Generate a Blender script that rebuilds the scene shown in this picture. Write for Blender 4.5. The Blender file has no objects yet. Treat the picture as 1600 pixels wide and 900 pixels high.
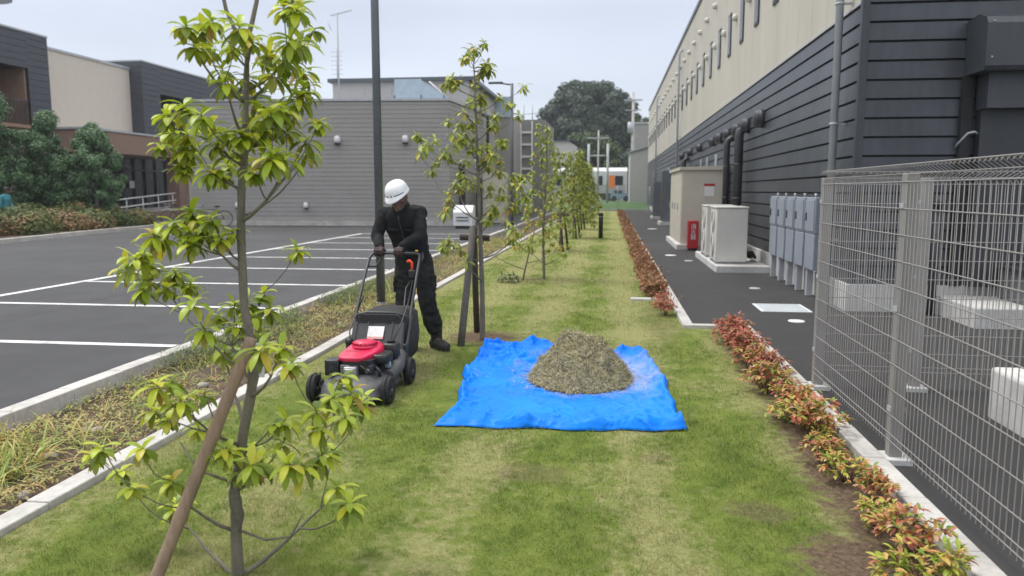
import bpy, bmesh, math, random
import numpy as np
from mathutils import Vector, Matrix, Euler, noise as mnoise

# ------------------------------------------------------------------ camera, world, sun, exposure
C = bpy.context.scene.collection
SC = bpy.context.scene
R = math.radians
random.seed(7)

cam_d = bpy.data.cameras.new('camera')
cam = bpy.data.objects.new('camera', cam_d); C.objects.link(cam)
cam.location = (0, 0, 1.6)
cam.rotation_euler = (R(90 - 7.219), 0, R(7.302))
cam_d.sensor_width = 36; cam_d.lens = 27
cam_d.clip_start = 0.05; cam_d.clip_end = 3000
cam_d.dof.use_dof = True
cam_d.dof.focus_distance = 4.9
cam_d.dof.aperture_fstop = 2.6
SC.camera = cam

SUN_EL, SUN_AZ = 62, -70          # soft sun behind thin cloud: from the left, a little behind the scene
w = bpy.data.worlds.new("World"); SC.world = w; w.use_nodes = True
nt = w.node_tree; nt.nodes.clear()
wo = nt.nodes.new('ShaderNodeOutputWorld'); bg = nt.nodes.new('ShaderNodeBackground')
sky = nt.nodes.new('ShaderNodeTexSky'); sky.sky_type = 'NISHITA'; sky.sun_disc = False
sky.sun_elevation = R(SUN_EL); sky.sun_rotation = R(SUN_AZ)
sky.dust_density = 3.0
tc = nt.nodes.new('ShaderNodeTexCoord'); sx = nt.nodes.new('ShaderNodeSeparateXYZ')
nt.links.new(tc.outputs['Generated'], sx.inputs[0])
ramp = nt.nodes.new('ShaderNodeValToRGB')      # overcast: dome is brighter overhead than at the horizon
cr = ramp.color_ramp
cr.elements[0].position = 0.0; cr.elements[0].color = (0.385, 0.42, 0.465, 1)
cr.elements[1].position = 1.0; cr.elements[1].color = (1, 1, 1, 1)
e = cr.elements.new(0.22); e.color = (0.355, 0.385, 0.455, 1)
e = cr.elements.new(0.45); e.color = (0.60, 0.63, 0.69, 1)
nt.links.new(sx.outputs['Z'], ramp.inputs[0])
mp = nt.nodes.new('ShaderNodeMapping'); mp.inputs['Scale'].default_value = (1.2, 1.2, 5)
nt.links.new(tc.outputs['Generated'], mp.inputs[0])
nz = nt.nodes.new('ShaderNodeTexNoise'); nz.inputs['Scale'].default_value = 1.6; nz.inputs['Detail'].default_value = 4
nt.links.new(mp.outputs[0], nz.inputs['Vector'])
nr = nt.nodes.new('ShaderNodeMapRange'); nr.inputs['From Min'].default_value = .32; nr.inputs['From Max'].default_value = .68
nr.inputs['To Min'].default_value = 13.6; nr.inputs['To Max'].default_value = 16.2
nt.links.new(nz.outputs['Fac'], nr.inputs[0])
vs = nt.nodes.new('ShaderNodeVectorMath'); vs.operation = 'SCALE'
nt.links.new(ramp.outputs[0], vs.inputs[0]); nt.links.new(nr.outputs[0], vs.inputs['Scale'])
mx = nt.nodes.new('ShaderNodeMix'); mx.data_type = 'RGBA'; mx.inputs[0].default_value = 0.92
nt.links.new(sky.outputs[0], mx.inputs[6]); nt.links.new(vs.outputs[0], mx.inputs[7])
nt.links.new(mx.outputs[2], bg.inputs['Color'])
bg.inputs['Strength'].default_value = 0.1
nt.links.new(bg.outputs[0], wo.inputs[0])

sun_d = bpy.data.lights.new('sun', 'SUN'); sun_d.energy = 1.5; sun_d.angle = R(14); sun_d.color = (1.0, .96, .90)
sun = bpy.data.objects.new('sun', sun_d); C.objects.link(sun)
_el, _az = R(SUN_EL), R(SUN_AZ)
_d = Vector((math.sin(_az) * math.cos(_el), math.cos(_az) * math.cos(_el), math.sin(_el)))
sun.rotation_euler = _d.to_track_quat('Z', 'Y').to_euler()

SC.render.engine = 'CYCLES'
SC.view_settings.view_transform = 'Standard'; SC.view_settings.look = 'None'
SC.view_settings.exposure = 0.50; SC.view_settings.gamma = 1
SC.view_settings.use_curve_mapping = False

# ------------------------------------------------------------------ helpers
def srgb(r, g, b):
    f = lambda c: (c / 255 / 12.92) if c / 255 <= .04045 else ((c / 255 + .055) / 1.055) ** 2.4
    return (f(r), f(g), f(b))

class N:                                   # small node-tree wrapper
    def __init__(s, m):
        s.t = m.node_tree; s.t.nodes.clear()
        s.out = s.new('ShaderNodeOutputMaterial'); s.b = s.new('ShaderNodeBsdfPrincipled')
        s.l(s.b.outputs[0], s.out.inputs[0])
        s.pos = s.new('ShaderNodeNewGeometry').outputs['Position']
    def new(s, k): return s.t.nodes.new(k)
    def l(s, a, b): s.t.links.new(a, b)
    def noise(s, scale, detail=3, vec=None, stretch=None, rough=.55):
        n = s.new('ShaderNodeTexNoise'); n.inputs['Scale'].default_value = scale
        n.inputs['Detail'].default_value = detail; n.inputs['Roughness'].default_value = rough
        v = vec or s.pos
        if stretch:
            m = s.new('ShaderNodeMapping'); m.inputs['Scale'].default_value = stretch; s.l(v, m.inputs[0]); v = m.outputs[0]
        s.l(v, n.inputs['Vector']); return n.outputs['Fac']
    def ramp(s, fac, stops):
        r = s.new('ShaderNodeValToRGB'); e = r.color_ramp.elements
        while len(e) < len(stops): e.new(.5)
        for k, (p, c) in enumerate(stops): e[k].position = p; e[k].color = (*c, 1) if len(c) == 3 else c
        s.l(fac, r.inputs[0]); return r.outputs[0]
    def mix(s, fac, a, b, mode='MIX'):
        m = s.new('ShaderNodeMix'); m.data_type = 'RGBA'; m.blend_type = mode; m.clamp_factor = True
        for v, i in ((fac, m.inputs[0]), (a, m.inputs[6]), (b, m.inputs[7])):
            if isinstance(v, (int, float)): i.default_value = v
            elif isinstance(v, tuple): i.default_value = (*v, 1)
            else: s.l(v, i)
        return m.outputs[2]
    def math(s, op, a, b=0.0, c=0.0):
        m = s.new('ShaderNodeMath'); m.operation = op
        for v, i in ((a, m.inputs[0]), (b, m.inputs[1]), (c, m.inputs[2])):
            if isinstance(v, (int, float)): i.default_value = v
            else: s.l(v, i)
        return m.outputs[0]
    def smooth(s, v, a, b, lo=0., hi=1.):
        m = s.new('ShaderNodeMapRange'); m.interpolation_type = 'SMOOTHSTEP'
        s.l(v, m.inputs[0]); m.inputs[1].default_value = a; m.inputs[2].default_value = b
        m.inputs[3].default_value = lo; m.inputs[4].default_value = hi; return m.outputs[0]
    def xyz(s):
        x = s.new('ShaderNodeSeparateXYZ'); s.l(s.pos, x.inputs[0]); return x.outputs
    def bump(s, h, strength=.3, dist=.01):
        b = s.new('ShaderNodeBump'); b.inputs['Strength'].default_value = strength; b.inputs['Distance'].default_value = dist
        s.l(h, b.inputs['Height']); s.l(b.outputs[0], s.b.inputs['Normal'])
    def col(s, c): s.l(c, s.b.inputs['Base Color'])

MATS = {}
def mat(name, col, rough=.7, metal=0., var=.18, scale=3., bump=0., bscale=60., bdist=.004, spec=None, stretch=None):
    """a procedural material: base colour with two scales of weathering and optional bump"""
    if name in MATS: return MATS[name]
    m = bpy.data.materials.new(name); m.use_nodes = True; n = N(m)
    a = n.noise(scale, 5, stretch=stretch); b = n.noise(scale * 9, 3, stretch=stretch)
    f = n.math('ADD', n.math('MULTIPLY', a, .65), n.math('MULTIPLY', b, .35))
    lo = tuple(c * (1 - var) for c in col); hi = tuple(min(1, c * (1 + var)) for c in col)
    n.col(n.ramp(f, [(.36, lo), (.64, hi)]))
    n.b.inputs['Roughness'].default_value = rough; n.b.inputs['Metallic'].default_value = metal
    if spec is not None: n.b.inputs['Specular IOR Level'].default_value = spec
    if bump: n.bump(n.noise(bscale, 4), bump, bdist)
    MATS[name] = m; return m

def leafmat(name, stops, trans=.35, rough=.45, by='island', noise_mix=0.0):
    m = bpy.data.materials.new(name); m.use_nodes = True; n = N(m)
    g = n.new('ShaderNodeNewGeometry')
    f = g.outputs['Random Per Island']
    if noise_mix: f = n.math('ADD', n.math('MULTIPLY', f, 1 - noise_mix), n.math('MULTIPLY', n.smooth(n.noise(noise_mix_scale.get(name, 1.5), 2), .3, .7), noise_mix))
    c = n.ramp(f, stops); n.col(c)
    n.b.inputs['Roughness'].default_value = rough
    t = n.new('ShaderNodeBsdfTranslucent'); n.l(c, t.inputs[0])
    ms = n.new('ShaderNodeMixShader'); ms.inputs[0].default_value = trans
    n.l(n.b.outputs[0], ms.inputs[1]); n.l(t.outputs[0], ms.inputs[2]); n.l(ms.outputs[0], n.out.inputs[0])
    MATS[name] = m; return m
noise_mix_scale = {}

def wm(o):
    M = Matrix.LocRotScale(o.location, o.rotation_euler, o.scale)
    return wm(o.parent) @ M if o.parent else M

def link(name, me, parent=None, world=True):
    o = bpy.data.objects.new(name, me); C.objects.link(o)
    if parent:
        o.parent = parent
        if world: me.transform(wm(parent).inverted())
    return o

def tag(o, label=None, cat=None, group=None, kind=None):
    if label: o['label'] = label
    if cat: o['category'] = cat
    if group: o['group'] = group
    if kind: o['kind'] = kind
    return o

def thing(name, label, cat, loc=(0, 0, 0), rz=0., group=None):
    o = bpy.data.objects.new(name, None); C.objects.link(o)
    o.location = loc; o.rotation_euler = (0, 0, rz); o.empty_display_size = .2
    return tag(o, label, cat, group)

def dup(o, parent=None):
    c = o.copy(); C.objects.link(c)
    if parent: c.parent = parent
    for ch in [x for x in bpy.data.objects if x.parent == o]: dup(ch, c)
    return c

class MB:
    def __init__(s): s.b = bmesh.new(); s.ms = []; s.mi = 0
    def m(s, m):
        if m not in s.ms: s.ms.append(m)
        s.mi = s.ms.index(m); return s
    def _f(s, vs, smooth=False):
        try:
            f = s.b.faces.new(vs); f.material_index = s.mi; f.smooth = smooth; return f
        except ValueError: return None
    def box(s, c, d, rot=None, bev=0., rz=0.):
        M = Matrix.Translation(c) @ (rot.to_matrix().to_4x4() if rot is not None else Matrix.Rotation(rz, 4, 'Z'))
        x, y, z = (v / 2 for v in d)
        vs = [s.b.verts.new(M @ Vector(p)) for p in ((-x,-y,-z),(x,-y,-z),(x,y,-z),(-x,y,-z),(-x,-y,z),(x,-y,z),(x,y,z),(-x,y,z))]
        fs = [s._f([vs[i] for i in q]) for q in ((0,3,2,1),(4,5,6,7),(0,1,5,4),(1,2,6,5),(2,3,7,6),(3,0,4,7))]
        if bev:
            es = list({e for f in fs for e in f.edges})
            r = bmesh.ops.bevel(s.b, geom=es, offset=bev, segments=2, affect='EDGES', profile=.6)
            for f in r['faces']: f.material_index = s.mi; f.smooth = True
        return s
    def bx(s, x0, x1, y0, y1, z0, z1, bev=0.):
        return s.box(((x0+x1)/2, (y0+y1)/2, (z0+z1)/2), (abs(x1-x0), abs(y1-y0), abs(z1-z0)), bev=bev)
    def tube(s, pts, rad, seg=8, cap=True, smooth=True, flat=None):
        pts = [Vector(p) for p in pts]
        if not hasattr(rad, '__len__'): rad = [rad] * len(pts)
        rings = []; up = None
        for i, p in enumerate(pts):
            t = (pts[min(i+1, len(pts)-1)] - pts[max(i-1, 0)]).normalized()
            if up is None: up = Vector((0, 0, 1)) if abs(t.z) < .9 else Vector((1, 0, 0))
            a = t.cross(up).normalized(); bb = a.cross(t).normalized(); up = bb
            fl = flat or 1.
            rings.append([s.b.verts.new(p + (a * math.cos(2*math.pi*k/seg) + bb * math.sin(2*math.pi*k/seg) * fl) * rad[i]) for k in range(seg)])
        for i in range(len(rings)-1):
            for k in range(seg):
                s._f([rings[i][k], rings[i][(k+1) % seg], rings[i+1][(k+1) % seg], rings[i+1][k]], smooth)
        if cap and seg > 2:
            s._f(list(reversed(rings[0]))); s._f(rings[-1])
        return s
    def cyl(s, p0, p1, r0, r1=None, seg=16, smooth=True): return s.tube([p0, p1], [r0, r0 if r1 is None else r1], seg, smooth=smooth)
    def lathe(s, prof, M=Matrix(), seg=24, smooth=True):      # prof: (r, z)
        rings = [[s.b.verts.new(M @ Vector((r*math.cos(2*math.pi*k/seg), r*math.sin(2*math.pi*k/seg), z))) for k in range(seg)] for r, z in prof]
        for i in range(len(rings)-1):
            for k in range(seg): s._f([rings[i][k], rings[i][(k+1) % seg], rings[i+1][(k+1) % seg], rings[i+1][k]], smooth)
        s._f(list(reversed(rings[0]))); s._f(rings[-1]); return s
    def loft(s, loops, smooth=True, cap=True):                # loops: list of equal-length closed outlines
        rr = [[s.b.verts.new(Vector(p)) for p in lp] for lp in loops]; n = len(rr[0])
        for i in range(len(rr)-1):
            for k in range(n): s._f([rr[i][k], rr[i][(k+1) % n], rr[i+1][(k+1) % n], rr[i+1][k]], smooth)
        if cap: s._f(list(reversed(rr[0]))); s._f(rr[-1])
        return s
    def prism(s, poly, z0, z1):
        return s.loft([[(x, y, z0) for x, y in poly], [(x, y, z1) for x, y in poly]], smooth=False)
    def poly(s, pts, smooth=False): s._f([s.b.verts.new(Vector(p)) for p in pts], smooth); return s
    def ball(s, c, r, sc=(1, 1, 1), seg=16, rings=10, rot=None):
        M = Matrix.Translation(c) @ (rot.to_matrix().to_4x4() if rot is not None else Matrix()) @ Matrix.Diagonal((*sc, 1))
        prof = [(max(1e-4, r*math.sin(math.pi*i/rings)), -r*math.cos(math.pi*i/rings)) for i in range(rings+1)]
        return s.lathe(prof, M, seg)
    def build(s, name, material=None, parent=None, world=True, smooth=None):
        bmesh.ops.remove_doubles(s.b, verts=s.b.verts, dist=1e-6) if False else None
        bmesh.ops.recalc_face_normals(s.b, faces=s.b.faces)
        me = bpy.data.meshes.new(name); s.b.to_mesh(me); s.b.free()
        for mm in (s.ms or [material]): me.materials.append(mm)
        return link(name, me, parent, world)

def rawmesh(name, V, F, mats, parent=None, smooth=False, mi=None, world=True):
    """fast mesh from numpy arrays; F is (n,3) or (n,4)"""
    V = np.asarray(V, dtype=np.float32); F = np.asarray(F, dtype=np.int32)
    me = bpy.data.meshes.new(name)
    me.vertices.add(len(V)); me.vertices.foreach_set('co', V.ravel())
    k = F.shape[1]; me.loops.add(F.size); me.polygons.add(len(F))
    me.loops.foreach_set('vertex_index', F.ravel())
    me.polygons.foreach_set('loop_start', np.arange(0, F.size, k, dtype=np.int32))
    me.polygons.foreach_set('loop_total', np.full(len(F), k, dtype=np.int32))
    me.polygons.foreach_set('use_smooth', np.full(len(F), smooth))
    if mi is not None: me.polygons.foreach_set('material_index', np.asarray(mi, dtype=np.int32))
    me.update(calc_edges=True); me.validate()
    for m in (mats if isinstance(mats, list) else [mats]): me.materials.append(m)
    return link(name, me, parent, world)

def bake(o):
    """apply modifiers into a plain mesh"""
    dg = bpy.context.evaluated_depsgraph_get(); dg.update()
    me = bpy.data.meshes.new_from_object(o.evaluated_get(dg))
    o.modifiers.clear(); old = o.data; o.data = me
    return o

def text_mesh(name, body, size, M, material, parent, depth=.002):
    cu = bpy.data.curves.new(name, 'FONT'); cu.body = body; cu.size = size; cu.extrude = depth
    cu.align_x = 'CENTER'; cu.align_y = 'CENTER'; cu.space_line = .95
    t = bpy.data.objects.new(name, cu); C.objects.link(t)
    dg = bpy.context.evaluated_depsgraph_get(); dg.update()
    me = bpy.data.meshes.new_from_object(t.evaluated_get(dg)); bpy.data.objects.remove(t)
    me.transform(M); me.materials.clear(); me.materials.append(material)
    return link(name, me, parent)

# ------------------------------------------------------------------ materials
concrete = mat('concrete', (.46, .44, .41), .85, var=.22, scale=2.5, bump=.25)
pale_concrete = mat('pale_concrete', (.52, .51, .49), .85, var=.15, scale=3, bump=.2)
m = bpy.data.materials.new('white_road_paint'); m.use_nodes = True; n = N(m)      # paint worn through to the stone in places
n.col(n.mix(n.smooth(n.math('ADD', n.math('MULTIPLY', n.noise(120, 3, rough=.8), .6), n.math('MULTIPLY', n.noise(3.5, 4), .4)), .50, .60, 0., .75), (.68, .68, .66), (.12, .12, .12)))
n.b.inputs['Roughness'].default_value = .75; white_paint = m
dark_sid = mat('dark_siding', (.056, .061, .070), .40, metal=.1, var=.22, scale=1.1, stretch=(1, 1, .25))
cream = mat('cream_panel', (.48, .45, .385), .75, var=.08, scale=.8, stretch=(1, 1, .15))
groove = mat('groove_dark', (.02, .02, .022), .8)
grey_sid = mat('grey_siding', (.31, .297, .283), .75, var=.06, scale=.8)
grey_dark_gr = mat('grey_groove', (.21, .20, .19), .8)
galv = mat('galvanised', (.42, .43, .45), .45, metal=.15, var=.12, scale=6)
taupe = mat('taupe_fence', (.28, .265, .25), .5, metal=.2, var=.08, scale=6)
dark_metal = mat('dark_metal', (.05, .052, .058), .45, metal=.3, var=.1)
pole_grey = mat('pole_grey', (.11, .12, .135), .45, metal=.3, var=.1)
black_plastic = mat('black_plastic', (.018, .018, .019), .38, var=.25, scale=20, bump=.1, bscale=300, bdist=.001)
beige_metal = mat('beige_metal', (.52, .48, .41), .5, var=.05)
ivory = mat('ivory_metal', (.60, .585, .54), .5, var=.06)
brick = mat('brown_tile', (.27, .175, .135), .8, var=.18, scale=6, stretch=(1, 1, 4))
glass_dark = mat('dark_glass', (.02, .023, .027), .25, var=.3, spec=.5)
bluegrey = mat('bluegrey_metal', (.29, .32, .37), .45, metal=.15, var=.08)
white_metal = mat('white_metal', (.7, .7, .7), .5, var=.06)
soil = mat('soil', (.095, .065, .045), .95, var=.4, scale=7, bump=.8, bscale=40, bdist=.02)
bark = mat('bark', (.17, .15, .12), .85, var=.3, scale=14, bump=.6, bscale=90, bdist=.006, stretch=(1, 1, .4))
stake_wood = mat('stake_wood', (.29, .20, .145), .8, var=.3, scale=9, bump=.4, bscale=70, stretch=(1, 1, .2))
grey_wood = mat('grey_stake_wood', (.15, .135, .12), .85, var=.3, scale=9, bump=.4, bscale=70, stretch=(1, 1, .2))
dark_wood = mat('dark_stake_wood', (.065, .048, .038), .85, var=.3, scale=9, bump=.4, bscale=70, stretch=(1, 1, .2))

# bare places in the turf: x, y, rx, ry, strength
PATCH = [(-1.38, 8.25, .42, .40, 1.), (-.41, 4.2, .22, .16, .45), (.77, 3.82, .18, .13, .55), (1.12, 3.3, .30, .34, 1.),
         (1.34, 4.2, .24, 2.2, 1.), (1.36, 7.2, .20, 2.2, .95), (-1.55, 13.9, .45, .22, .8), (.30, 4.55, .10, .1, .4), (.62, 9.6, .22, 1.6, .35), (-1.0, 7.85, .5, .25, .45)]
def lawn_col(n, blades):
    x = n.xyz()
    big = n.noise(.9, 4); mid = n.noise(4.5, 4, stretch=(1, .7, 1)); fine = n.noise(38, 3, rough=.7)
    green = n.ramp(mid, [(.30, (.10, .165, .024)), (.5, (.175, .25, .040)), (.68, (.25, .31, .065))])
    straw = n.ramp(fine, [(.3, (.31, .32, .11)), (.7, (.52, .48, .25))])
    # mown stripes running up the strip
    st = n.math('SINE', n.math('ADD', n.math('MULTIPLY', n.math('ADD', x['X'], n.math('MULTIPLY', n.noise(.5, 2), .35)), 6.2), -.9))
    s1 = n.math('ADD', n.math('MULTIPLY', st, .10), n.math('ADD', n.math('MULTIPLY', big, .6), n.math('MULTIPLY', n.noise(3.2, 3, stretch=(1, .5, 1)), .4)))
    s2 = n.math('ADD', s1, n.math('MULTIPLY', n.math('SUBTRACT', n.noise(14, 3), .5), .55))
    far = n.smooth(x['Y'], 4, 16, 0., .07)
    s2 = n.math('ADD', s2, far)
    c = n.mix(n.smooth(n.math('SUBTRACT', s2, n.smooth(x['Y'], 7.5, 3.5, 0., .035)), .40, .64, .02, .85), green, straw)
    tot = None
    for (px, py, rx, ry, k) in PATCH:
        dx = n.math('DIVIDE', n.math('SUBTRACT', x['X'], px), rx); dy = n.math('DIVIDE', n.math('SUBTRACT', x['Y'], py), ry)
        d = n.math('SQRT', n.math('ADD', n.math('MULTIPLY', dx, dx), n.math('MULTIPLY', dy, dy)))
        d = n.math('ADD', d, n.math('MULTIPLY', n.math('SUBTRACT', n.noise(13, 4), .5), 1.7))
        v = n.smooth(d, 1.25, .55, 0., k)
        tot = v if tot is None else n.math('MAXIMUM', tot, v)
    dirt = n.ramp(fine, [(.3, (.085, .058, .04)), (.7, (.23, .165, .11))])
    if blades:
        g = n.new('ShaderNodeNewGeometry').outputs['Random Per Island']
        c = n.mix(n.smooth(g, .55, 1.0, 0., .5), c, (.42, .38, .20))
        c = n.mix(n.smooth(g, .35, 0., 0., .55), c, (.075, .14, .02))
        c = n.mix(n.math('MULTIPLY', tot, .7), c, (.34, .29, .18))
    else:
        c = n.mix(.30, c, (.13, .13, .045))
        c = n.mix(tot, c, dirt)
    return c
m = bpy.data.materials.new('turf'); m.use_nodes = True; n = N(m)
n.col(lawn_col(n, False)); n.b.inputs['Roughness'].default_value = .95; n.b.inputs['Specular IOR Level'].default_value = .1
n.bump(n.noise(55, 4, rough=.7), .9, .03); turf = m
m = bpy.data.materials.new('grass_blades'); m.use_nodes = True; n = N(m)
c_ = lawn_col(n, True); n.col(c_); n.b.inputs['Roughness'].default_value = .7; n.b.inputs['Specular IOR Level'].default_value = .15
t_ = n.new('ShaderNodeBsdfTranslucent'); n.l(c_, t_.inputs[0]); ms_ = n.new('ShaderNodeMixShader'); ms_.inputs[0].default_value = .3
n.l(n.b.outputs[0], ms_.inputs[1]); n.l(t_.outputs[0], ms_.inputs[2]); n.l(ms_.outputs[0], n.out.inputs[0]); blade_mat = m

def asphalt(name, base, light):
    m = bpy.data.materials.new(name); m.use_nodes = True; n = N(m)
    a = n.noise(.35, 4); b = n.noise(2.2, 4); f = n.noise(160, 2, rough=.8)
    c = n.ramp(f, [(.35, tuple(v*.6 for v in base)), (.6, base), (.78, tuple(v*2.0 for v in base))])
    c = n.mix(n.smooth(n.math('ADD', n.math('MULTIPLY', a, .6), n.math('MULTIPLY', b, .4)), .38, .66, 0., .6), c, light)
    tm = n.noise(1.3, 3, stretch=(1.6, .12, 1)); c = n.mix(n.smooth(tm, .60, .72, 0., .35), c, (.025, .025, .026))
    sp = n.noise(1.1, 2); c = n.mix(n.smooth(sp, .68, .76, 0., .5), c, (.02, .02, .02))
    n.col(c); n.b.inputs['Roughness'].default_value = .82; n.bump(f, .6, .008); return m
asph = asphalt('parking_asphalt', (.048, .048, .050), (.072, .072, .075))
asph2 = asphalt('lane_asphalt', (.033, .031, .031), (.048, .045, .044))

# ------------------------------------------------------------------ the setting: ground, lawn, asphalt, kerbs
def struct(mb, name, material): o = mb.build(name, material); o['kind'] = 'structure'; return o
far_ground = mat('far_ground', (.11, .13, .06), .95, var=.3, scale=.2)
b = MB(); b.poly([(-900, -300, -.06), (900, -300, -.06), (900, 1500, -.06), (-900, 1500, -.06)]); struct(b, 'ground', far_ground)
LZ = .085                                   # the car park lies a step above the planting strip
def grid(name, x0, x1, y0, y1, z, nx, ny, amp, material, sc=1.2):
    b = MB(); vs = [[b.b.verts.new((x0+(x1-x0)*i/nx, y0+(y1-y0)*j/ny, z + amp*mnoise.noise(Vector((x0+(x1-x0)*i/nx, y0+(y1-y0)*j/ny, 3))*sc))) for i in range(nx+1)] for j in range(ny+1)]
    for j in range(ny):
        for i in range(nx): b._f([vs[j][i], vs[j][i+1], vs[j+1][i+1], vs[j+1][i]], True)
    return struct(b, name, material)
grid('lawn', -2.79, 1.52, -2, 9.06, -.004, 44, 110, .012, turf)
grid('lawn', -2.79, .86, 9.06, 62, -.004, 30, 200, .012, turf)
grid('planting_bed', -4.0, -2.92, -2, 62, -.012, 14, 300, .035, soil, 2.2)
b = MB(); b.bx(-70, -4.14, -8, 45, -.05, LZ); b.bx(-70, -30, 45, 160, -.05, LZ-.01); b.bx(-30, -4.14, 45, 62, -.05, LZ-.004); struct(b, 'parking_lot', asph)
b = MB(); b.bx(1.625, 40, -6, 9.1, -.05, -.006); b.bx(.985, 40, 9.1, 62, -.05, -.006); struct(b, 'path', asph2)

def kerb_run(x0, x1, y0, y1, z1, L=.6, axis='y', z0=-.04, name='kerb'):
    b = MB(); p = y0
    while p < y1 - .01:
        q = min(p + L, y1) - .006
        dz = random.uniform(-.003, .003)
        if axis == 'y': b.bx(x0, x1, p, q, z0, z1+dz, bev=.008)
        else: b.bx(p, q, x0, x1, z0, z1+dz, bev=.008)
        p += L
    return struct(b, name, concrete)
kerb_run(-4.14, -4.0, -2, 62, .115)
kerb_run(-2.93, -2.80, -2, 62, .035)
kerb_run(1.50, 1.625, -2, 9.14, .045)
kerb_run(.86, .98, 9.16, 58, .045)
kerb_run(9.04, 9.155, .86, 1.49, .045, axis='x')
kerb_run(11.30, 11.46, .31, .85, .03, axis='x')
kerb_run(61.7, 61.9, -30, 3.2, .14, axis='x', L=2.)

# painted lines of the car park (sheets 4 mm proud)
b = MB(); zt = LZ + .004
for k in range(-2, 9):
    y = 6.93 + 2.445 * k
    b.poly([(-8.7, y-.06, zt), (-4.22, y-.06, zt), (-4.22, y+.06, zt), (-8.7, y+.06, zt)])
# first stall mark is broken off near the kerb, then the long aisle line
b.poly([(-8.85, .5, zt+.001), (-8.71, .5, zt+.001), (-8.71, 26.5, zt+.001), (-8.85, 26.5, zt+.001)])
struct(b, 'road_marking', white_paint)

# ------------------------------------------------------------------ right: the long two-tone building
WX, WY0, WY1, WH = 3.2, 10.75, 70.0, 8.6
bl = thing('warehouse', 'long two-storey building with dark lap siding below and cream panels above, right of the lane', 'building', (WX, WY0, 0))
b = MB(); b.m(pale_concrete).bx(WX-.06, 22, WY0-.06, WY1, -.05, .36, bev=.01); b.build('foundation', None, bl)
b = MB(); b.m(groove).bx(WX+.02, 22, WY0+.02, WY1, .36, 4.02)
k = 0; z = .365
while z < 4.0:
    z1 = min(z + .243, 4.0)
    b.m(dark_sid)
    # each board leans out a little towards its lower edge
    for (A, B) in (((WX, WY0), (WX, WY1)), ((WX, WY0), (22, WY0))):
        if A[0] == B[0]:
            b.loft([[(WX-.022, y, z), (WX+.03, y, z), (WX+.03, y, z1-.028), (WX-.006, y, z1-.028)] for y in (WY0-.022, WY1)], smooth=False)
        else:
            b.loft([[(x, WY0-.022, z), (x, WY0+.03, z), (x, WY0+.03, z1-.028), (x, WY0-.006, z1-.028)] for x in (WX-.02, 22)], smooth=False)
    z += .243
b.build('lower_cladding', None, bl)
b = MB(); b.m(dark_sid)
z = 4.0
while z < WH - .1:
    z1 = min(z + .243, WH)
    b.loft([[(x, WY0-.022, z), (x, WY0+.03, z), (x, WY0+.03, z1-.028), (x, WY0-.006, z1-.028)] for x in (WX-.02, 22)], smooth=False)
    z += .243
b.build('gable_cladding', None, bl)
b = MB(); b.m(groove).bx(WX+.04, 22, WY0+.03, WY1, 4.02, WH-.02)
b.m(cream)
y = WY0
while y < WY1 - .2:
    for z0, z1 in ((4.03, WH-.05),): b.bx(WX-.0, WX+.05, y+.004, min(y+.91, WY1)-.004, z0, z1)
    y += .91
b.build('upper_cladding', None, bl)
b = MB(); b.m(pole_grey).bx(WX-.05, 22, WY0-.06, WY1, WH-.05, WH+.12, bev=.01); b.m(galv).bx(WX-.03, WX+.0, WY0, WY1, 4.0, 4.03); b.build('roof_edge', None, bl)
b = MB(); b.m(dark_sid).bx(WX-.035, WX+.06, WY0-.035, WY0+.06, .36, WH-.05); b.build('corner_trim', None, bl)
y = 14.1
while y < 68:
    f = MB(); f.m(mat('window_frame', (.045, .048, .052), .6)).bx(WX-.03, WX-.001, y, y+.5, 5.30, 6.42)
    fo = f.build('window', None, bl)
    g = MB(); g.m(glass_dark).bx(WX-.036, WX-.031, y+.05, y+.45, 5.36, 6.36); g.build('pane', None, fo)
    v = MB(); v.m(ivory).ball((WX-.05, y+1.2, 6.1), .1, (.8, 1, 1)); v.build('wall_vent', None, bl)
    v = MB(); v.m(ivory).ball((WX-.05, y+1.3, 7.35), .1); v.build('wall_vent', None, bl)
    y += 2.05
# light grey downpipes with brackets
for (y, z1) in ((11.3, 8.4), (37.4, 8.1), (55., 8.1)):
    b = MB(); b.m(mat('pale_pipe', (.40, .42, .46), .5, var=.05)).tube([(3.04, y, 0), (3.04, y, z1-.25), (3.1, y, z1-.1), (WX+.01, y, z1)], .052, 14)
    for z in np.arange(.9, z1-.3, 1.6): b.cyl((3.04, y, z), (3.04, y, z+.03), .062); b.bx(3.04, WX, y-.01, y+.01, z, z+.03)
    b.build('downpipe', None, bl)
# dark exhaust hoods and ducts below the cream band
for i, (y, r) in enumerate([(17.2, .19), (18.95, .17), (20.3, .15), (21.9, .14), (23.5, .15), (25.1, .13), (28.6, .14), (32.0, .14), (35.5, .14)]):
    b = MB(); b.m(dark_metal).cyl((WX, y, 3.12), (WX-.14, y, 3.12), r, r*1.02, 20); b.ball((WX-.14, y, 3.12), r, (.5, 1, 1)); b.build('exhaust_hood', None, bl)
for (y, zb, r, zt_) in ((19.0, .5, .105, 3.05), (20.9, .5, .08, 2.95), (33., 1.2, .09, 2.9)):
    b = MB(); b.m(dark_metal).tube([(2.98, y, zb), (2.98, y, zt_-.18), (3.0, y, zt_-.06), (3.07, y, zt_), (WX, y, zt_)], r, 14)
    for z in np.arange(zb+.1, zt_-.3, .8): b.cyl((2.98, y, z), (2.98, y, z+.04), r*1.12)
    b.build('duct', None, bl)
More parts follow.
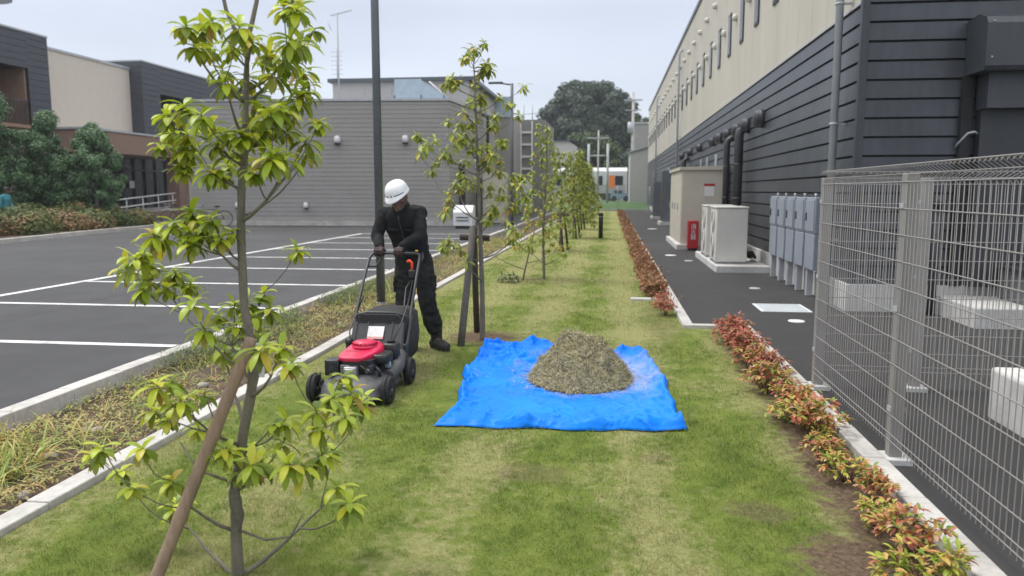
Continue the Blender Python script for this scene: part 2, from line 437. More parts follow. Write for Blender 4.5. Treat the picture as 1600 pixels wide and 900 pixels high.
for (y, z) in ((24.2, 2.35), (26.4, 2.35), (28.2, 2.35)):     # narrow pale ground-floor windows
    f = MB(); f.m(galv).bx(WX-.04, WX-.022, y, y+.5, z-.45, z+.35); fo = f.build('window', None, bl)
    g = MB(); g.m(bluegrey).bx(WX-.046, WX-.041, y+.05, y+.45, z-.4, z+.3); g.build('pane', None, fo)
for y0, y1 in ((43, 46), (56, 60)):
    f = MB(); f.m(glass_dark).bx(WX-.035, WX-.023, y0, y1, .36, 2.9); f.build('doorway', None, bl)
# roller shutter box on the end wall
b = MB(); b.m(dark_sid)
pf = [(0, 3.72), (.0, 3.05), (.52, 3.05), (.55, 3.1), (.55, 3.60), (.50, 3.68), (.3, 3.75)]
b.loft([[(x, WY0-.024-p, z) for p, z in pf] for x in (4.45, 12)], smooth=False); b.m(galv)
for z in (3.62, 3.2): b.ball((4.52, WY0-.575, z), .012)
b.build('shutter_box', None, bl)
b = MB(); b.m(dark_sid).bx(4.60, 12, WY0-.36, WY0-.03, 2.62, 3.05); b.build('shutter_housing', None, bl)
b = MB(); b.m(dark_metal).bx(4.62, 12, WY0-.18, WY0-.03, .36, 2.62); b.build('shutter', None, bl)
b = MB(); b.m(groove).bx(4.42, 4.55, WY0-.1, WY0-.024, .36, 3.05); b.build('shutter_rail', None, bl)
b = MB(); b.m(galv).tube([(4.60, WY0-.16, 2.32), (4.54, WY0-.22, 2.34), (4.46, WY0-.22, 2.32), (4.40, WY0-.1, 2.2), (4.40, WY0-.03, 2.15)], .014, 8); b.build('bracket', None, bl)

# pads in front of the end wall
b = MB(); b.m(pale_concrete).bx(4.25, 9.5, 9.5, 10.66, -.03, .24, bev=.02); tag(b.build('concrete_plinth'), 'long low concrete plinth behind the mesh fence, against the dark end wall', 'plinth')
b = MB(); b.m(pale_concrete).bx(2.70, 3.4, 4.3, 5.75, -.03, .36, bev=.03); tag(b.build('concrete_block'), 'white concrete block inside the mesh fence at the right edge of the photo', 'concrete block')
cabi = mat('cabinet_dark', (.10, .105, .11), .5, var=.1)
t = thing('utility_box', 'dark grey equipment cabinet on the plinth behind the mesh fence', 'cabinet', (5.3, 10, .24))
b = MB(); b.m(cabi).bx(4.9, 6.3, 9.75, 10.4, .24, .62, bev=.01); b.build('body', None, t); b = MB(); b.m(dark_metal).bx(4.86, 6.34, 9.7, 10.45, .62, .66); b.build('lid', None, t)
t = thing('standpipe', 'dark pipe rising beside the shutter behind the mesh fence', 'pipe', (4.0, 10.55, 0))
b = MB(); b.m(dark_metal).cyl((4.15, 10.5, 0), (4.15, 10.5, 1.45), .05); b.cyl((4.15, 10.5, 1.3), (4.15, 10.68, 1.3), .03); b.build('pipe', None, t); b = MB(); b.m(dark_metal).ball((4.15, 10.45, 1.46), .09); b.build('cap', None, t)

# ------------------------------------------------------------------ things along the lane
ord_ = ['nearest', 'second', 'third', 'fourth', 'farthest']
for i in range(5):
    y = 12.05 + i * .66
    t = thing('meter_cabinet', f'{ord_[i]} of the five tall blue-grey wall cabinets by the fence, counted from the camera', 'cabinet', (2.95, y, 0), 0, 'blue-grey cabinets in a row on the wall')
    b = MB(); b.m(bluegrey).bx(2.97, 3.11, y-.27, y+.27, .96, 1.50, bev=.012).bx(2.97, 3.11, y-.27, y+.27, .42, .955, bev=.012); b.build('body', None, t)
    b = MB(); b.m(bluegrey).bx(2.955, 2.97, y-.25, y+.25, 1.0, 1.46, bev=.005); d = b.build('door', None, t); b = MB(); b.m(dark_metal).bx(2.94, 2.956, y+.14, y+.17, 1.15, 1.27); b.build('handle', None, d)
    b = MB(); b.m(galv).bx(3.0, 3.09, y+.14, y+.24, .0, .42); b.build('support', None, t)
    b = MB(); b.m(galv).cyl((3.04, y, 1.50), (3.04, y, 1.56), .02); b.build('conduit', None, t)

b = MB(); b.m(pale_concrete).bx(2.08, 3.12, 15.5, 19.3, -.03, .13, bev=.02); tag(b.build('equipment_pad'), 'low white concrete pad under the two outdoor air conditioning units', 'concrete pad')
def outdoor_unit(x, y, label):
    t = thing('air_conditioner', label, 'air conditioner', (x, y, .13), 0, 'outdoor air conditioning units')
    W, D, H = .62, .92, 1.12
    b = MB(); b.m(ivory).bx(x-W/2+.0, x+W/2, y-D/2, y+D/2, .17, .13+H, bev=.02); b.build('casing', None, t)
    b = MB(); b.m(ivory).bx(x-W/2-.015, x+W/2+.015, y-D/2-.015, y+D/2+.015, .13+H, .16+H, bev=.01); b.build('top_cover', None, t)
    for z in (.47, .97):
        g = MB(); g.m(black_plastic).cyl((x-W/2-.003, y, z), (x-W/2+.01, y, z), .22, seg=28); go = g.build('fan', None, t)
        g = MB(); g.m(ivory)
        for r in (.05, .10, .15, .20, .235):
            g.tube([(x-W/2-.015, y+r*math.cos(a), z+r*math.sin(a)) for a in np.linspace(0, 2*math.pi, 25)], .005, 4, cap=False)
        for a in range(8): g.tube([(x-W/2-.012, y, z), (x-W/2-.012, y+.235*math.cos(a*math.pi/4), z+.235*math.sin(a*math.pi/4))], .004, 4)
        g.build('fan_guard', None, go)
    for dy in (-.36, .36):
        b = MB(); b.m(galv).bx(x-W/2, x+W/2, y+dy-.04, y+dy+.04, .13, .172); b.build('foot', None, t)
outdoor_unit(2.42, 16.35, 'ivory two-fan outdoor unit at the near end of the white pad')
outdoor_unit(2.42, 17.95, 'ivory two-fan outdoor unit standing behind its twin on the white pad')
t = thing('pipe_bundle', 'dark insulated pipes running from the outdoor units to the wall', 'pipes', (2.95, 16.5, .13))
for i in range(3):
    b = MB(); b.m(black_plastic).tube([(2.72, 16.3+.1*i, .35), (2.9, 16.3+.1*i, .33-.05*i), (3.0, 16.5+.3*i, .22), (3.02, 17.5+.3*i, .22), (3.12, 18.5, .3)], .035, 8); b.build('pipe', None, t)

t = thing('switchgear_cabinet', 'tall beige electrical cabinet on a white base with a warning sign on its end', 'cabinet', (2.4, 23, 0))
X0, X1, Y0, Y1 = 1.92, 3.08, 21.6, 25.4
b = MB(); b.m(pale_concrete).bx(X0-.12, X1, Y0-.12, Y1+.1, -.03, .14, bev=.015); b.build('base', None, t)
b = MB(); b.m(beige_metal).bx(X0, X1, Y0, Y1, .14, 2.16, bev=.012); b.build('body', None, t)
b = MB(); b.m(beige_metal).loft([[(X0-.07, Y0-.07, 2.16), (X1+.02, Y0-.07, 2.16), (X1+.02, Y1+.05, 2.16), (X0-.07, Y1+.05, 2.16)], [(X0-.07, Y0-.07, 2.24), (X1+.02, Y0-.07, 2.28), (X1+.02, Y1+.05, 2.28), (X0-.07, Y1+.05, 2.24)]], smooth=False); b.build('roof', None, t)
for i in range(4):
    y = Y0 + .06 + i*.93
    b = MB(); b.m(beige_metal).bx(X0-.02, X0, y, y+.88, .2, 2.1, bev=.006); d = b.build('door', None, t)
    b = MB(); b.m(galv).bx(X0-.05, X0-.021, y+.8, y+.84, 1.05, 1.25); b.build('handle', None, d)
b = MB(); b.m(white_metal).bx(2.52, 2.78, Y0-.012, Y0-.002, 1.45, 1.72)
red_paint = mat('red_paint', (.42, .012, .02), .4, var=.12)
b.m(red_paint).bx(2.50, 2.80, Y0-.014, Y0-.003, 1.73, 1.79); b.build('warning_sign', None, t)

t = thing('fire_extinguisher_box', 'dark red fire extinguisher box with white characters, beside the beige cabinet', 'extinguisher box', (2.2, 21.2, 0))
b = MB(); b.m(red_paint).bx(2.06, 2.34, 21.05, 21.35, .06, .80, bev=.015); b.build('body', None, t)
b = MB(); b.m(black_plastic).bx(2.08, 2.32, 21.08, 21.33, -.01, .06); b.build('plinth', None, t)
text_mesh('lettering', '消\n火\n器', .15, Matrix.Translation((2.2, 21.045, .50)) @ Matrix.Rotation(R(90), 4, 'X'), white_metal, t)

for (y, x, zt_, wy, lab) in ((36.8, 2.72, 2.55, 1.3, 'tall dark grey cabinet on a pale base beyond the beige cabinet'), (44.5, 2.75, 2.1, 1.4, 'farthest dark grey cabinet near the end of the lane')):
    t = thing('equipment_cabinet', lab, 'cabinet', (x, y, 0))
    b = MB(); b.m(pale_concrete).bx(x-.45, x+.42, y-.1-.1, y+wy+.1, -.03, .15); b.build('base', None, t)
    b = MB(); b.m(mat('slate_metal', (.13, .145, .16), .5)).bx(x-.33, x+.36, y, y+wy, .15, zt_, bev=.012); b.build('body', None, t)
    b = MB(); b.m(dark_metal).bx(x-.345, x-.33, y+.05, y+wy-.05, .2, zt_-.05); b.build('door', None, t)

lid_m = mat('pale_lid', (.42, .46, .48), .6, var=.1)
t = thing('drain_cover', 'rectangular pale grey drain cover in a white frame on the lane beside the fence', 'drain cover', (2.3, 10.8, 0))
b = MB(); b.m(white_metal).bx(2.02, 2.68, 10.50, 11.20, -.02, .004); fr = b.build('frame', None, t); b = MB(); b.m(lid_m).bx(2.06, 2.64, 10.54, 11.16, -.01, .009); b.build('lid', None, t)
for (x, y, r, lab) in ((2.3, 9.75, .10, 'round white cap in the lane just in front of the drain cover'), (2.38, 13.0, .09, 'small round lid in the lane beside the blue-grey cabinets'), (1.5, 19.5, .14, 'round pale lid in the lane left of the outdoor units'), (1.8, 18.0, .1, 'smaller round lid right of the pale one in the lane'), (1.75, 33, .2, 'far pale lid in the lane before the dark cabinet')):
    b = MB(); b.m(white_metal if y < 12 or y > 19 else lid_m).lathe([(r, -.01), (r, .002), (r*.93, .006), (.001, .006)], Matrix.Translation((x, y, 0)), 24); tag(b.build('access_lid'), lab, 'access lid')

# ------------------------------------------------------------------ mesh fence
def fence_panel(A, B, parent, ztop=1.75, flip=1):
    A = Vector(A); B = Vector(B); L = (B-A).length; d = (B-A)/L; nrm = Vector((-d.y, d.x, 0))*flip
    V = []; F = []
    def bar(pts, r):
        base = len(V); pts = [Vector(p) for p in pts]
        for i, p in enumerate(pts):
            t = (pts[min(i+1, len(pts)-1)]-pts[max(0, i-1)]).normalized(); a = t.cross(Vector((.3, .2, .9)) if abs(t.z) < .9 else d).normalized(); c = a.cross(t)
            for k in range(5): V.append(p + (a*math.cos(k*2*math.pi/5)+c*math.sin(k*2*math.pi/5))*r)
        for i in range(len(pts)-1):
            for k in range(5): F.append((base+i*5+k, base+i*5+(k+1) % 5, base+i*5+5+(k+1) % 5, base+i*5+5+k))
    nw = int(L/.05)
    for i in range(nw+1):
        p = A + d*(L*i/nw)
        bar([p+Vector((0, 0, .10)), p+Vector((0, 0, ztop-.10)), p-nrm*.075+Vector((0, 0, ztop-.05)), p+Vector((0, 0, ztop)), p+nrm*.015+Vector((0, 0, ztop-.02))], .0026)
    for z in list(np.arange(.13, ztop-.12, .152)) + [.17, ztop-.10]:
        bar([A+Vector((0, 0, z))+nrm*.004, B+Vector((0, 0, z))+nrm*.004], .0036)
    bar([A-nrm*.075+Vector((0, 0, ztop-.05)), B-nrm*.075+Vector((0, 0, ztop-.05))], .0036)
    bar([A+Vector((0, 0, ztop)), B+Vector((0, 0, ztop))], .0036)
    rawmesh('mesh_panel', [tuple(v) for v in V], F, taupe, parent, smooth=True)
def fence_post(x, y, parent, s=.075):
    b = MB(); b.m(taupe).bx(x-s/2, x+s/2, y-s/2, y+s/2, -.02, 1.70, bev=.006)
    for z in (.3, .9, 1.5): b.m(galv).bx(x-s/2-.006, x+s/2+.006, y-.03, y+.03, z, z+.03)
    p = b.build('post', None, parent)
    b = MB(); b.m(pale_concrete).bx(x-.085, x+.085, y-.085, y+.085, -.02, .03, bev=.008); b.build('footing', None, p)
t = thing('mesh_fence', 'taupe welded mesh fence with a folded top edge, running along the kerb at right', 'fence', (1.72, 4.6, 0))
ys = [6.42, 4.69, 2.9, 1.1]
for y in ys: fence_post(1.70, y, t)
for a, c in zip(ys, ys[1:]): fence_panel((1.665, a, 0), (1.665, c, 0), t, flip=-1)
t = thing('mesh_fence', 'taupe welded mesh fence crossing the paved yard behind, square to the kerb', 'fence', (3.0, 6.45, 0))
for x in (2.46, 4.46, 6.46): fence_post(x, 6.46, t)
for a, c in ((1.74, 2.46), (2.46, 4.46), (4.46, 6.46)): fence_panel((a, 6.50, 0), (c, 6.50, 0), t, flip=-1)

# ------------------------------------------------------------------ middle: the low grey building across the car park
def lap_wall(b, A, B, z0, z1, pitch, m1, m2, out=.02):
    A = Vector((*A, 0)); B = Vector((*B, 0)); d = (B-A).normalized(); nn = Vector((d.y, -d.x, 0))
    z = z0
    while z < z1 - .02:
        q = min(z+pitch, z1)
        b.m(m1).loft([[tuple(P+nn*o+Vector((0, 0, zz))) for o, zz in ((out, z), (-.05, z), (-.05, q-.012), (out*.7, q-.012))] for P in (A, B)], smooth=False)
        z += pitch
gb = thing('grey_building', 'low grey building with horizontal lap siding across the car park', 'building', (-12, 33, 0))
P0, P1, P2 = (-18.3, 31.9), (-6.95, 33.0), (-6.2, 40.5)
b = MB(); b.m(grey_dark_gr).prism([(P0[0]+.02, P0[1]+.03), (P1[0]-.03, P1[1]+.03), (P2[0]-.03, P2[1]), (-18.0, 42)], .3, 5.42)
lap_wall(b, P0, P1, .32, 5.40, .19, grey_sid, grey_dark_gr); lap_wall(b, P1, P2, .32, 5.40, .19, grey_sid, grey_dark_gr)
b.build('wall', None, gb)
b = MB(); b.m(concrete).prism([(P0[0], P0[1]-.12), (P1[0]+.1, P1[1]-.12), (P2[0]+.1, P2[1]), (-18, 42)], 0, .31); b.build('foundation', None, gb)
b = MB(); b.m(galv).prism([(P0[0]-.05, P0[1]-.06), (P1[0]+.06, P1[1]-.06), (P2[0]+.06, P2[1]), (-18.1, 42.1)], 5.42, 5.52); b.build('roof_edge', None, gb)
def wall_pt(u): return P0[0]+(P1[0]-P0[0])*u, P0[1]+(P1[1]-P0[1])*u
for x, z in ((-11.75, 3.80), (-8.82, 3.82), (-15.0, 3.8), (-13.2, .98), (-16.2, .98)):
    u = (x-P0[0])/(P1[0]-P0[0]); px, py = wall_pt(u)
    s = 1.0 if z > 2 else .75
    b = MB(); b.m(white_metal).lathe([(.01, .15*s), (.08*s, .14*s), (.13*s, .08*s), (.14*s, -.02), (.14*s, -.16*s)], Matrix.Translation((px, py-.13, z)), 16); b.m(black_plastic).cyl((px, py-.13, z-.17*s), (px, py-.13, z-.22*s), .12*s); b.build('vent_hood', None, gb)
for (y, z0, z1) in ((34.3, .4, 2.8), (37.2, .4, 2.2)):
    x = P1[0] + (P2[0]-P1[0])*(y-33)/7.5
    b = MB(); b.m(black_plastic).bx(x+.03, x+.25, y, y+.35, z0, z1); b.build('shutter_panel', None, gb)
b = MB(); b.m(dark_metal).tube([(-6.35, 38, 5.3), (-6.1, 38.2, 5.2), (-6.1, 38.2, .3)], .08, 8); b.build('downpipe', None, gb)

ub = thing('penthouse', 'pale upper storey with a thin grey roof rising behind the low grey building', 'building', (-10, 39, 0))
b = MB(); b.m(mat('pale_panel', (.40, .39, .38), .7, var=.05, scale=.7)).bx(-14.3, -7.2, 39, 48, 0, 7.1)
for x in (-9.9, -11.2, -12.6): b.m(galv).bx(x-.02, x+.02, 38.98, 39, 5, 7.1)
b.build('wall', None, ub)
b = MB(); b.m(pole_grey).bx(-14.5, -6.9, 38.8, 48.2, 7.1, 7.28); b.build('roof', None, ub)
b = MB(); b.m(galv).tube([(-9.1, 38.5, 7.0), (-7.4, 38.3, 5.5)], .05, 6).tube([(-7.2, 41, 7.0), (-6.3, 40, 5.5)], .05, 6); b.build('brace', None, ub)
gp = mat('blue_glass', (.36, .45, .52), .2, var=.1, spec=.7)
b = MB(); b.m(gp).bx(-10.3, -9.0, 36.4, 36.46, 5.5, 6.85).loft([[(-9.0, 36.4, 5.5), (-7.6, 36.4, 5.5), (-7.6, 36.4, 5.9), (-9.0, 36.4, 6.8)], [(-9.0, 36.46, 5.5), (-7.6, 36.46, 5.5), (-7.6, 36.46, 5.9), (-9.0, 36.46, 6.8)]], smooth=False)
for x in (-10.3, -9.0, -7.9): b.m(dark_metal).bx(x-.02, x+.02, 36.36, 36.40, 5.5, 6.1)
tag(b.build('glass_screen'), 'blue glass screen on the flat roof in front of the pale upper storey', 'glass screen')
t = thing('antenna', 'thin television aerial mast on the flat roof left of the lamp post', 'antenna', (-12.9, 36, 5.5))
b = MB(); b.m(galv).tube([(-12.9, 36, 5.5), (-12.87, 36, 9.9)], .035, 6); b.build('mast', None, t)
b = MB(); b.m(galv).tube([(-13.2, 36, 9.75), (-12.15, 36, 9.98)], .02, 5)
for k in range(8): b.tube([(-13.15+k*.13, 35.8, 9.76+k*.028), (-13.15+k*.13, 36.2, 9.76+k*.028)], .01, 4)
b.tube([(-13.35, 36, 9.5), (-13.2, 36, 9.1)], .015, 4); b.build('aerial', None, t)
t = thing('antenna', 'small square aerial at the left corner of the pale upper storey', 'antenna', (-14.2, 38.5, 7.2))
b = MB(); b.m(galv)
for z in np.arange(7.3, 8.7, .22): b.tube([(-14.3, 38.9, z), (-13.7, 38.9, z)], .012, 4)
b.tube([(-14.0, 38.9, 7.1), (-14.0, 38.9, 8.8)], .02, 5); b.build('aerial', None, t)

t = thing('ventilation_box', 'white box with louvres and a sloped top standing at the corner of the grey building', 'ventilation box', (-5.9, 30.6, 0))
b = MB(); b.m(white_metal).loft([[(x, 30.4, LZ+.12), (x, 31.1, LZ+.12), (x, 31.1, 1.0), (x, 30.75, 1.02), (x, 30.4, .74)] for x in (-6.28, -5.5)], smooth=False); b.build('casing', None, t)
b = MB(); b.m(dark_metal).bx(-6.15, -5.65, 30.37, 30.40, .52, .56).bx(-6.15, -5.65, 30.37, 30.40, .40, .43); b.build('louvre', None, t)
b = MB(); b.m(black_plastic).bx(-6.2, -5.58, 30.45, 31.05, LZ-.02, LZ+.12); b.build('base', None, t)
b = MB(); b.m(beige_metal).bx(-5.95, -4.95, 35.7, 37, .1, 2.45, bev=.02); bo = tag(b.build('storage_cabinet'), 'tall beige cabinet standing right of the low grey building', 'cabinet')

def window_rows(b, x0, x1, y, z0, z1): b.bx(x0, x1, y-.03, y, z0, z1)
t = thing('annex_building', 'taller grey annex seen between the low grey building and the ladder tower', 'building', (-7, 48, 0))
b = MB(); b.m(grey_sid).bx(-9.5, -6.1, 48, 56, 0, 6.1); b.build('wall', None, t); b = MB(); b.m(gp).bx(-7.9, -6.2, 47.9, 49, 6.1, 7.35); b.build('roof_screen', None, t)
t = thing('ladder_tower', 'grey block with a white caged ladder column on its face, far down the strip', 'building', (-5, 52, 0))
b = MB(); b.m(mat('tower_grey', (.215, .21, .20), .8, var=.06)).bx(-6.9, -4.45, 52, 60, 0, 6.3); b.build('wall', None, t)
b = MB(); b.m(white_metal)
for x in (-6.05, -5.3): b.bx(x-.05, x+.05, 51.85, 51.98, .2, 6.2)
for z in np.arange(.6, 6.1, .8): b.bx(-6.05, -5.3, 51.87, 51.97, z, z+.14)
b.bx(-6.0, -5.35, 51.9, 51.99, 1.4, 2.2); b.build('ladder', None, t)
b = MB(); b.m(galv)
for x in (-6.2, -5.6): b.cyl((x, 55, 6.3), (x, 55, 7.6), .04, seg=6)
b.build('roof_mast', None, t)
b = MB(); b.m(white_metal).bx(-4.6, -4.42, 51.8, 52, 4.4, 4.7); b.build('lamp', None, t)

# street lamps
def lamp(x, y, h, r0, r1, label, arm=-1, z0=0.):
    t = thing('street_lamp', label, 'street lamp', (x, y, z0))
    b = MB(); b.m(pole_grey).tube([(x, y, z0-.05), (x, y, h*.5), (x, y, h)], [r0, (r0+r1)/2, r1], 18); b.build('pole', None, t)
    b = MB(); b.m(pole_grey).lathe([(r0*1.7, z0-.04), (r0*1.7, z0+.02), (r0*1.05, z0+.03)], Matrix.Translation((x, y, 0)), 18); b.build('base_plate', None, t)
    b = MB(); b.m(pole_grey).tube([(x, y, h-.05), (x+arm*.5, y, h+.02)], .03, 8); b.box((x+arm*.62, y, h+.03), (.55, .2, .07), bev=.02); b.build('lamp_head', None, t)
lamp(-3.24, 10.55, 6.8, .062, .05, 'tall dark grey lamp post rising behind the worker')
lamp(-3.78, 29.5, 5.62, .07, .055, 'far dark grey lamp post with a flat head above the row of young trees')

# black bollard
t = thing('bollard', 'slim black bollard light standing alone on the far lawn', 'bollard', (-.33, 26.3, 0))
b = MB(); b.m(black_plastic).lathe([(.075, 0), (.075, .70), (.07, .72)], Matrix.Translation((-.33, 26.3, 0)), 20); b.build('post', None, t)
b = MB(); b.m(black_plastic).lathe([(.08, .74), (.08, .83), (.06, .86)], Matrix.Translation((-.33, 26.3, 0)), 20); b.build('cap', None, t)
b = MB(); b.m(white_metal).lathe([(.06, .715), (.06, .745)], Matrix.Translation((-.33, 26.3, 0)), 20); b.build('lens', None, t)

# ------------------------------------------------------------------ far end: fence, grass bank, train, house, wall, poles
b = MB(); b.m(mat('far_grass', (.055, .12, .03), .95, var=.35, scale=1.5)).poly([(-30, 62, .0), (3.0, 62, .0), (3, 66, .55), (-30, 66, .55)]).poly([(-30, 66, .55), (3, 66, .55), (3, 84, .5), (-30, 84, .5)]); struct(b, 'grass_bank', MATS['far_grass'])
t = thing('mesh_fence', 'pale thin boundary fence across the far end of the lawn', 'fence', (-1, 61.8, 0))
fm = mat('far_fence', (.42, .45, .45), .6)
b = MB(); b.m(fm)
for z in np.arange(.2, 1.85, .2): b.bx(-12, 3, 61.79, 61.81, z, z+.012)
for x in np.arange(-12, 3, .12): b.bx(x, x+.008, 61.80, 61.82, .14, 1.85)
b.build('mesh_panel', None, t)
for x in np.arange(-12, 3.1, 2.5):
    b = MB(); b.m(fm).cyl((x, 61.85, 0), (x, 61.85, 1.95), .035, seg=8); b.build('post', None, t)
def gantry():
    t = thing('goal_frame', 'pale steel frame of two posts and crossbars rising behind the far fence', 'steel frame', (-1.2, 70, 0))
    for x in (-2.05, -.35):
        b = MB(); b.m(fm).cyl((x, 70, .4), (x, 70, 5.75), .11, seg=8); b.build('post', None, t)
    b = MB(); b.m(fm).cyl((-2.05, 70, 4.7), (-.35, 70, 4.7), .07, seg=6); b.build('crossbar', None, t)
gantry()
tr = thing('train_car', 'white train car with orange doors passing beyond the far fence', 'train', (-6, 85, .7))
tw = mat('train_white', (.62, .62, .62), .4, var=.05); org = mat('orange_paint', (.85, .22, .03), .5, var=.08)
b = MB(); b.m(tw).loft([[(x, y, z) for y, z in ((85, 1.3), (88, 1.3), (88, 3.7), (87.4, 4.1), (85.6, 4.1), (85, 3.7))] for x in (-16, 1.7)], smooth=False); b.build('body', None, tr)
b = MB(); b.m(mat('train_lower', (.42, .40, .41), .6)).bx(-15.8, 1.5, 84.96, 84.99, 1.3, 2.25); b.build('lower_panel', None, tr)
for x in (-15, -11.2, -7.4, -4.5, -.2):
    b = MB(); b.m(org).bx(x-.05, x+.55, 84.93, 84.98, 1.9, 3.25); b.build('door', None, tr)
for x in (-13, -9, -5.9, -2.5, -1.4, .5):
    b = MB(); b.m(glass_dark).bx(x-.1, x+.75 if x == .5 else x+.45, 84.94, 84.98, 2.2, 3.2); b.build('window', None, tr)
for x in (-14, -9, -3, 0):
    b = MB(); b.m(dark_metal).bx(x-1, x+1, 85.3, 87.5, .6, 1.3); b.build('bogie', None, tr)
b = MB(); b.m(mat('blue_car', (.22, .33, .45), .35)).loft([[(x, y, z) for x, z in ((-.1, .75), (1.9, .75), (1.9, 1.25), (1.4, 1.3), (1.1, 1.7), (.3, 1.7), (0, 1.3), (-.1, 1.2))] for y in (80, 81.5)], smooth=False)
t = thing('parked_car', 'small pale blue car parked beyond the far fence', 'car', (.9, 80.7, .6)); b.build('body', None, t)
for x in (.3, 1.5):
    b = MB(); b.m(black_plastic).cyl((x, 79.95, .78), (x, 80.1, .78), .28); b.build('wheel', None, t)
b = MB(); b.m(glass_dark).bx(.35, 1.1, 79.97, 79.99, 1.32, 1.62); b.build('window', None, t)

hs = thing('house', 'pale house with a sloping roof behind the train, below the big dark tree', 'house', (-6, 95, 0))
hw = mat('house_wall', (.46, .44, .42), .8, var=.06)
b = MB(); b.m(hw).loft([[(x, y, z) for x, z in ((-9.5, 0), (-4.2, 0), (-4.2, 6.9), (-5.2, 7.6), (-8.2, 7.6), (-9.5, 7.2))] for y in (95, 101)], smooth=False).bx(-4.2, -2.4, 95.5, 101, 0, 4.6); b.build('wall', None, hs)
b = MB(); b.m(dark_metal).loft([[(x, y, z) for x, z in ((-4.3, 6.6), (-2.2, 4.5), (-2.2, 4.7), (-4.3, 6.9))] for y in (95.2, 101.5)], smooth=False).bx(-8.4, -4.2, 94.7, 101.3, 7.6, 7.75); b.build('roof', None, hs)
for x0, x1, z0, z1 in ((-5.3, -4.6, 3.9, 4.8), (-3.7, -3.0, 3.7, 4.4), (-7.6, -6.8, 4.2, 5.2)):
    b = MB(); b.m(glass_dark).bx(x0, x1, 94.95, 94.99, z0, z1) if x1 < -4.2 else b.m(glass_dark).bx(x0, x1, 95.44, 95.49, z0, z1); b.build('window', None, hs)
t = thing('pale_building', 'narrow pale building between the utility pole and the long warehouse', 'building', (2.5, 75, 0))
b = MB(); b.m(hw).loft([[(1.75, y, 0), (4, y, 0), (4, y, 5.9), (1.75, y, 5.2)] for y in (75, 82)], smooth=False); b.build('wall', None, t); b = MB(); b.m(galv).loft([[(1.65, y, 5.2), (4.1, y, 5.92), (4.1, y, 6.05), (1.65, y, 5.33)] for y in (74.8, 82.2)], smooth=False); b.build('roof', None, t)
t = thing('block_building', 'grey building rising behind the narrow pale one at the end of the lane', 'building', (4, 90, 0))
b = MB(); b.m(grey_sid).bx(2.5, 9, 92, 99, 0, 9.3); b.build('wall', None, t); b = MB(); b.m(galv).bx(2.4, 9.1, 91.9, 99.1, 9.3, 9.5); b.build('roof_edge', None, t)
t = thing('utility_pole', 'concrete utility pole carrying a transformer at the end of the lane', 'utility pole', (2.1, 80, 0))
b = MB(); b.m(concrete).cyl((2.15, 83, 0), (2.15, 83, 11.8), .2, .14, 10); b.build('pole', None, t)
b = MB(); b.m(galv).cyl((1.9, 82.7, 7.6), (1.9, 82.7, 8.7), .32); b.build('transformer', None, t)
b = MB(); b.m(galv).bx(1.2, 3.1, 82.8, 82.9, 10.9, 11.05).bx(1.3, 3.0, 82.8, 82.9, 9.9, 10.0); b.build('crossarm', None, t)
t = thing('utility_pole', 'slender utility pole in front of the big dark tree', 'utility pole', (-1.25, 76, 0))
b = MB(); b.m(concrete).cyl((-1.3, 76, 0), (-1.3, 76, 7.4), .1, .07, 8); b.build('pole', None, t)
b = MB(); b.m(galv).bx(-2.4, -.3, 75.9, 76, 6.6, 6.72); b.build('crossarm', None, t)
b = MB(); b.m(dark_metal)
for zz, dz in ((10.95, -3.5), (10.9, -3.2), (9.95, -3.6)):
    b.tube([(1.8+(-3.1-0)*u*1.0, 82.8-6.8*u, zz+dz*u-1.0*u*(1-u)*2) for u in np.linspace(0, 1, 9)], .011, 4)
    b.tube([(1.8-30*u, 82.8+4*u, zz-1.2*4*u*(1-u)) for u in np.linspace(0, 1, 13)], .011, 4)
tag(b.build('overhead_wires'), 'thin black overhead wires strung across the far end', 'wires')

# ------------------------------------------------------------------ left: the two-storey building with the dark frames
lb = thing('office_building', 'two-storey building of cream wall and dark framed boxes with a brown entrance canopy', 'building', (-27, 40, 0))
FX = -27.
dcl = mat('charcoal_cladding', (.060, .064, .075), .5, metal=.2, var=.1)
crl = mat('cream_render', (.58, .51, .43), .85, var=.04)
inn = mat('tan_inner', (.30, .19, .13), .8, var=.1)
def frame_box(y0, y1, z0, z1, oy0, oy1, oz0, oz1, out, name):
    b = MB(); X = FX+out
    for (a, c, e_, f) in ((y0, oy0, z0, z1), (oy1, y1, z0, z1), (oy0, oy1, oz1, z1), (oy0, oy1, z0, oz0)):
        if c-a < .01 or f-e_ < .01: continue
        b.m(groove).bx(FX-6, X-.03, a, c, e_, f)
        z = e_
        while z < f-.01:
            q = min(z+.3, f); b.m(dcl).bx(X-.03, X, a, c, z+.004, q-.016); z += .3
    # near side facing the camera, boarded too
    z = z0
    while z < z1-.01:
        q = min(z+.3, z1); b.m(dcl).bx(FX-6, X-.002, y0-.03, y0-.001, z+.004, q-.016); z += .3
    b.m(galv).bx(FX-6, X+.03, y0-.05, y1+.03, z1, z1+.08)
    return b.build(name, None, lb)
frame_box(27.0, 34.35, 4.6, 8.75, 28.5, 33.0, 4.6, 7.15, .45, 'dark_bay')
b = MB(); b.m(inn).bx(FX-5, FX-1.6, 28.5, 33.0, 4.6, 7.2).bx(FX-1.6, FX+.3, 32.9, 33.0, 4.6, 7.15).bx(FX-1.6, FX+.4, 28.5, 33.0, 4.45, 4.6); b.build('balcony_recess', None, lb)
b = MB(); b.m(dark_metal)
for y in np.arange(28.5, 33, .14): b.bx(FX+.34, FX+.36, y, y+.03, 4.6, 5.65)
b.bx(FX+.33, FX+.38, 28.5, 33, 5.65, 5.7); b.build('balcony_rail', None, lb)
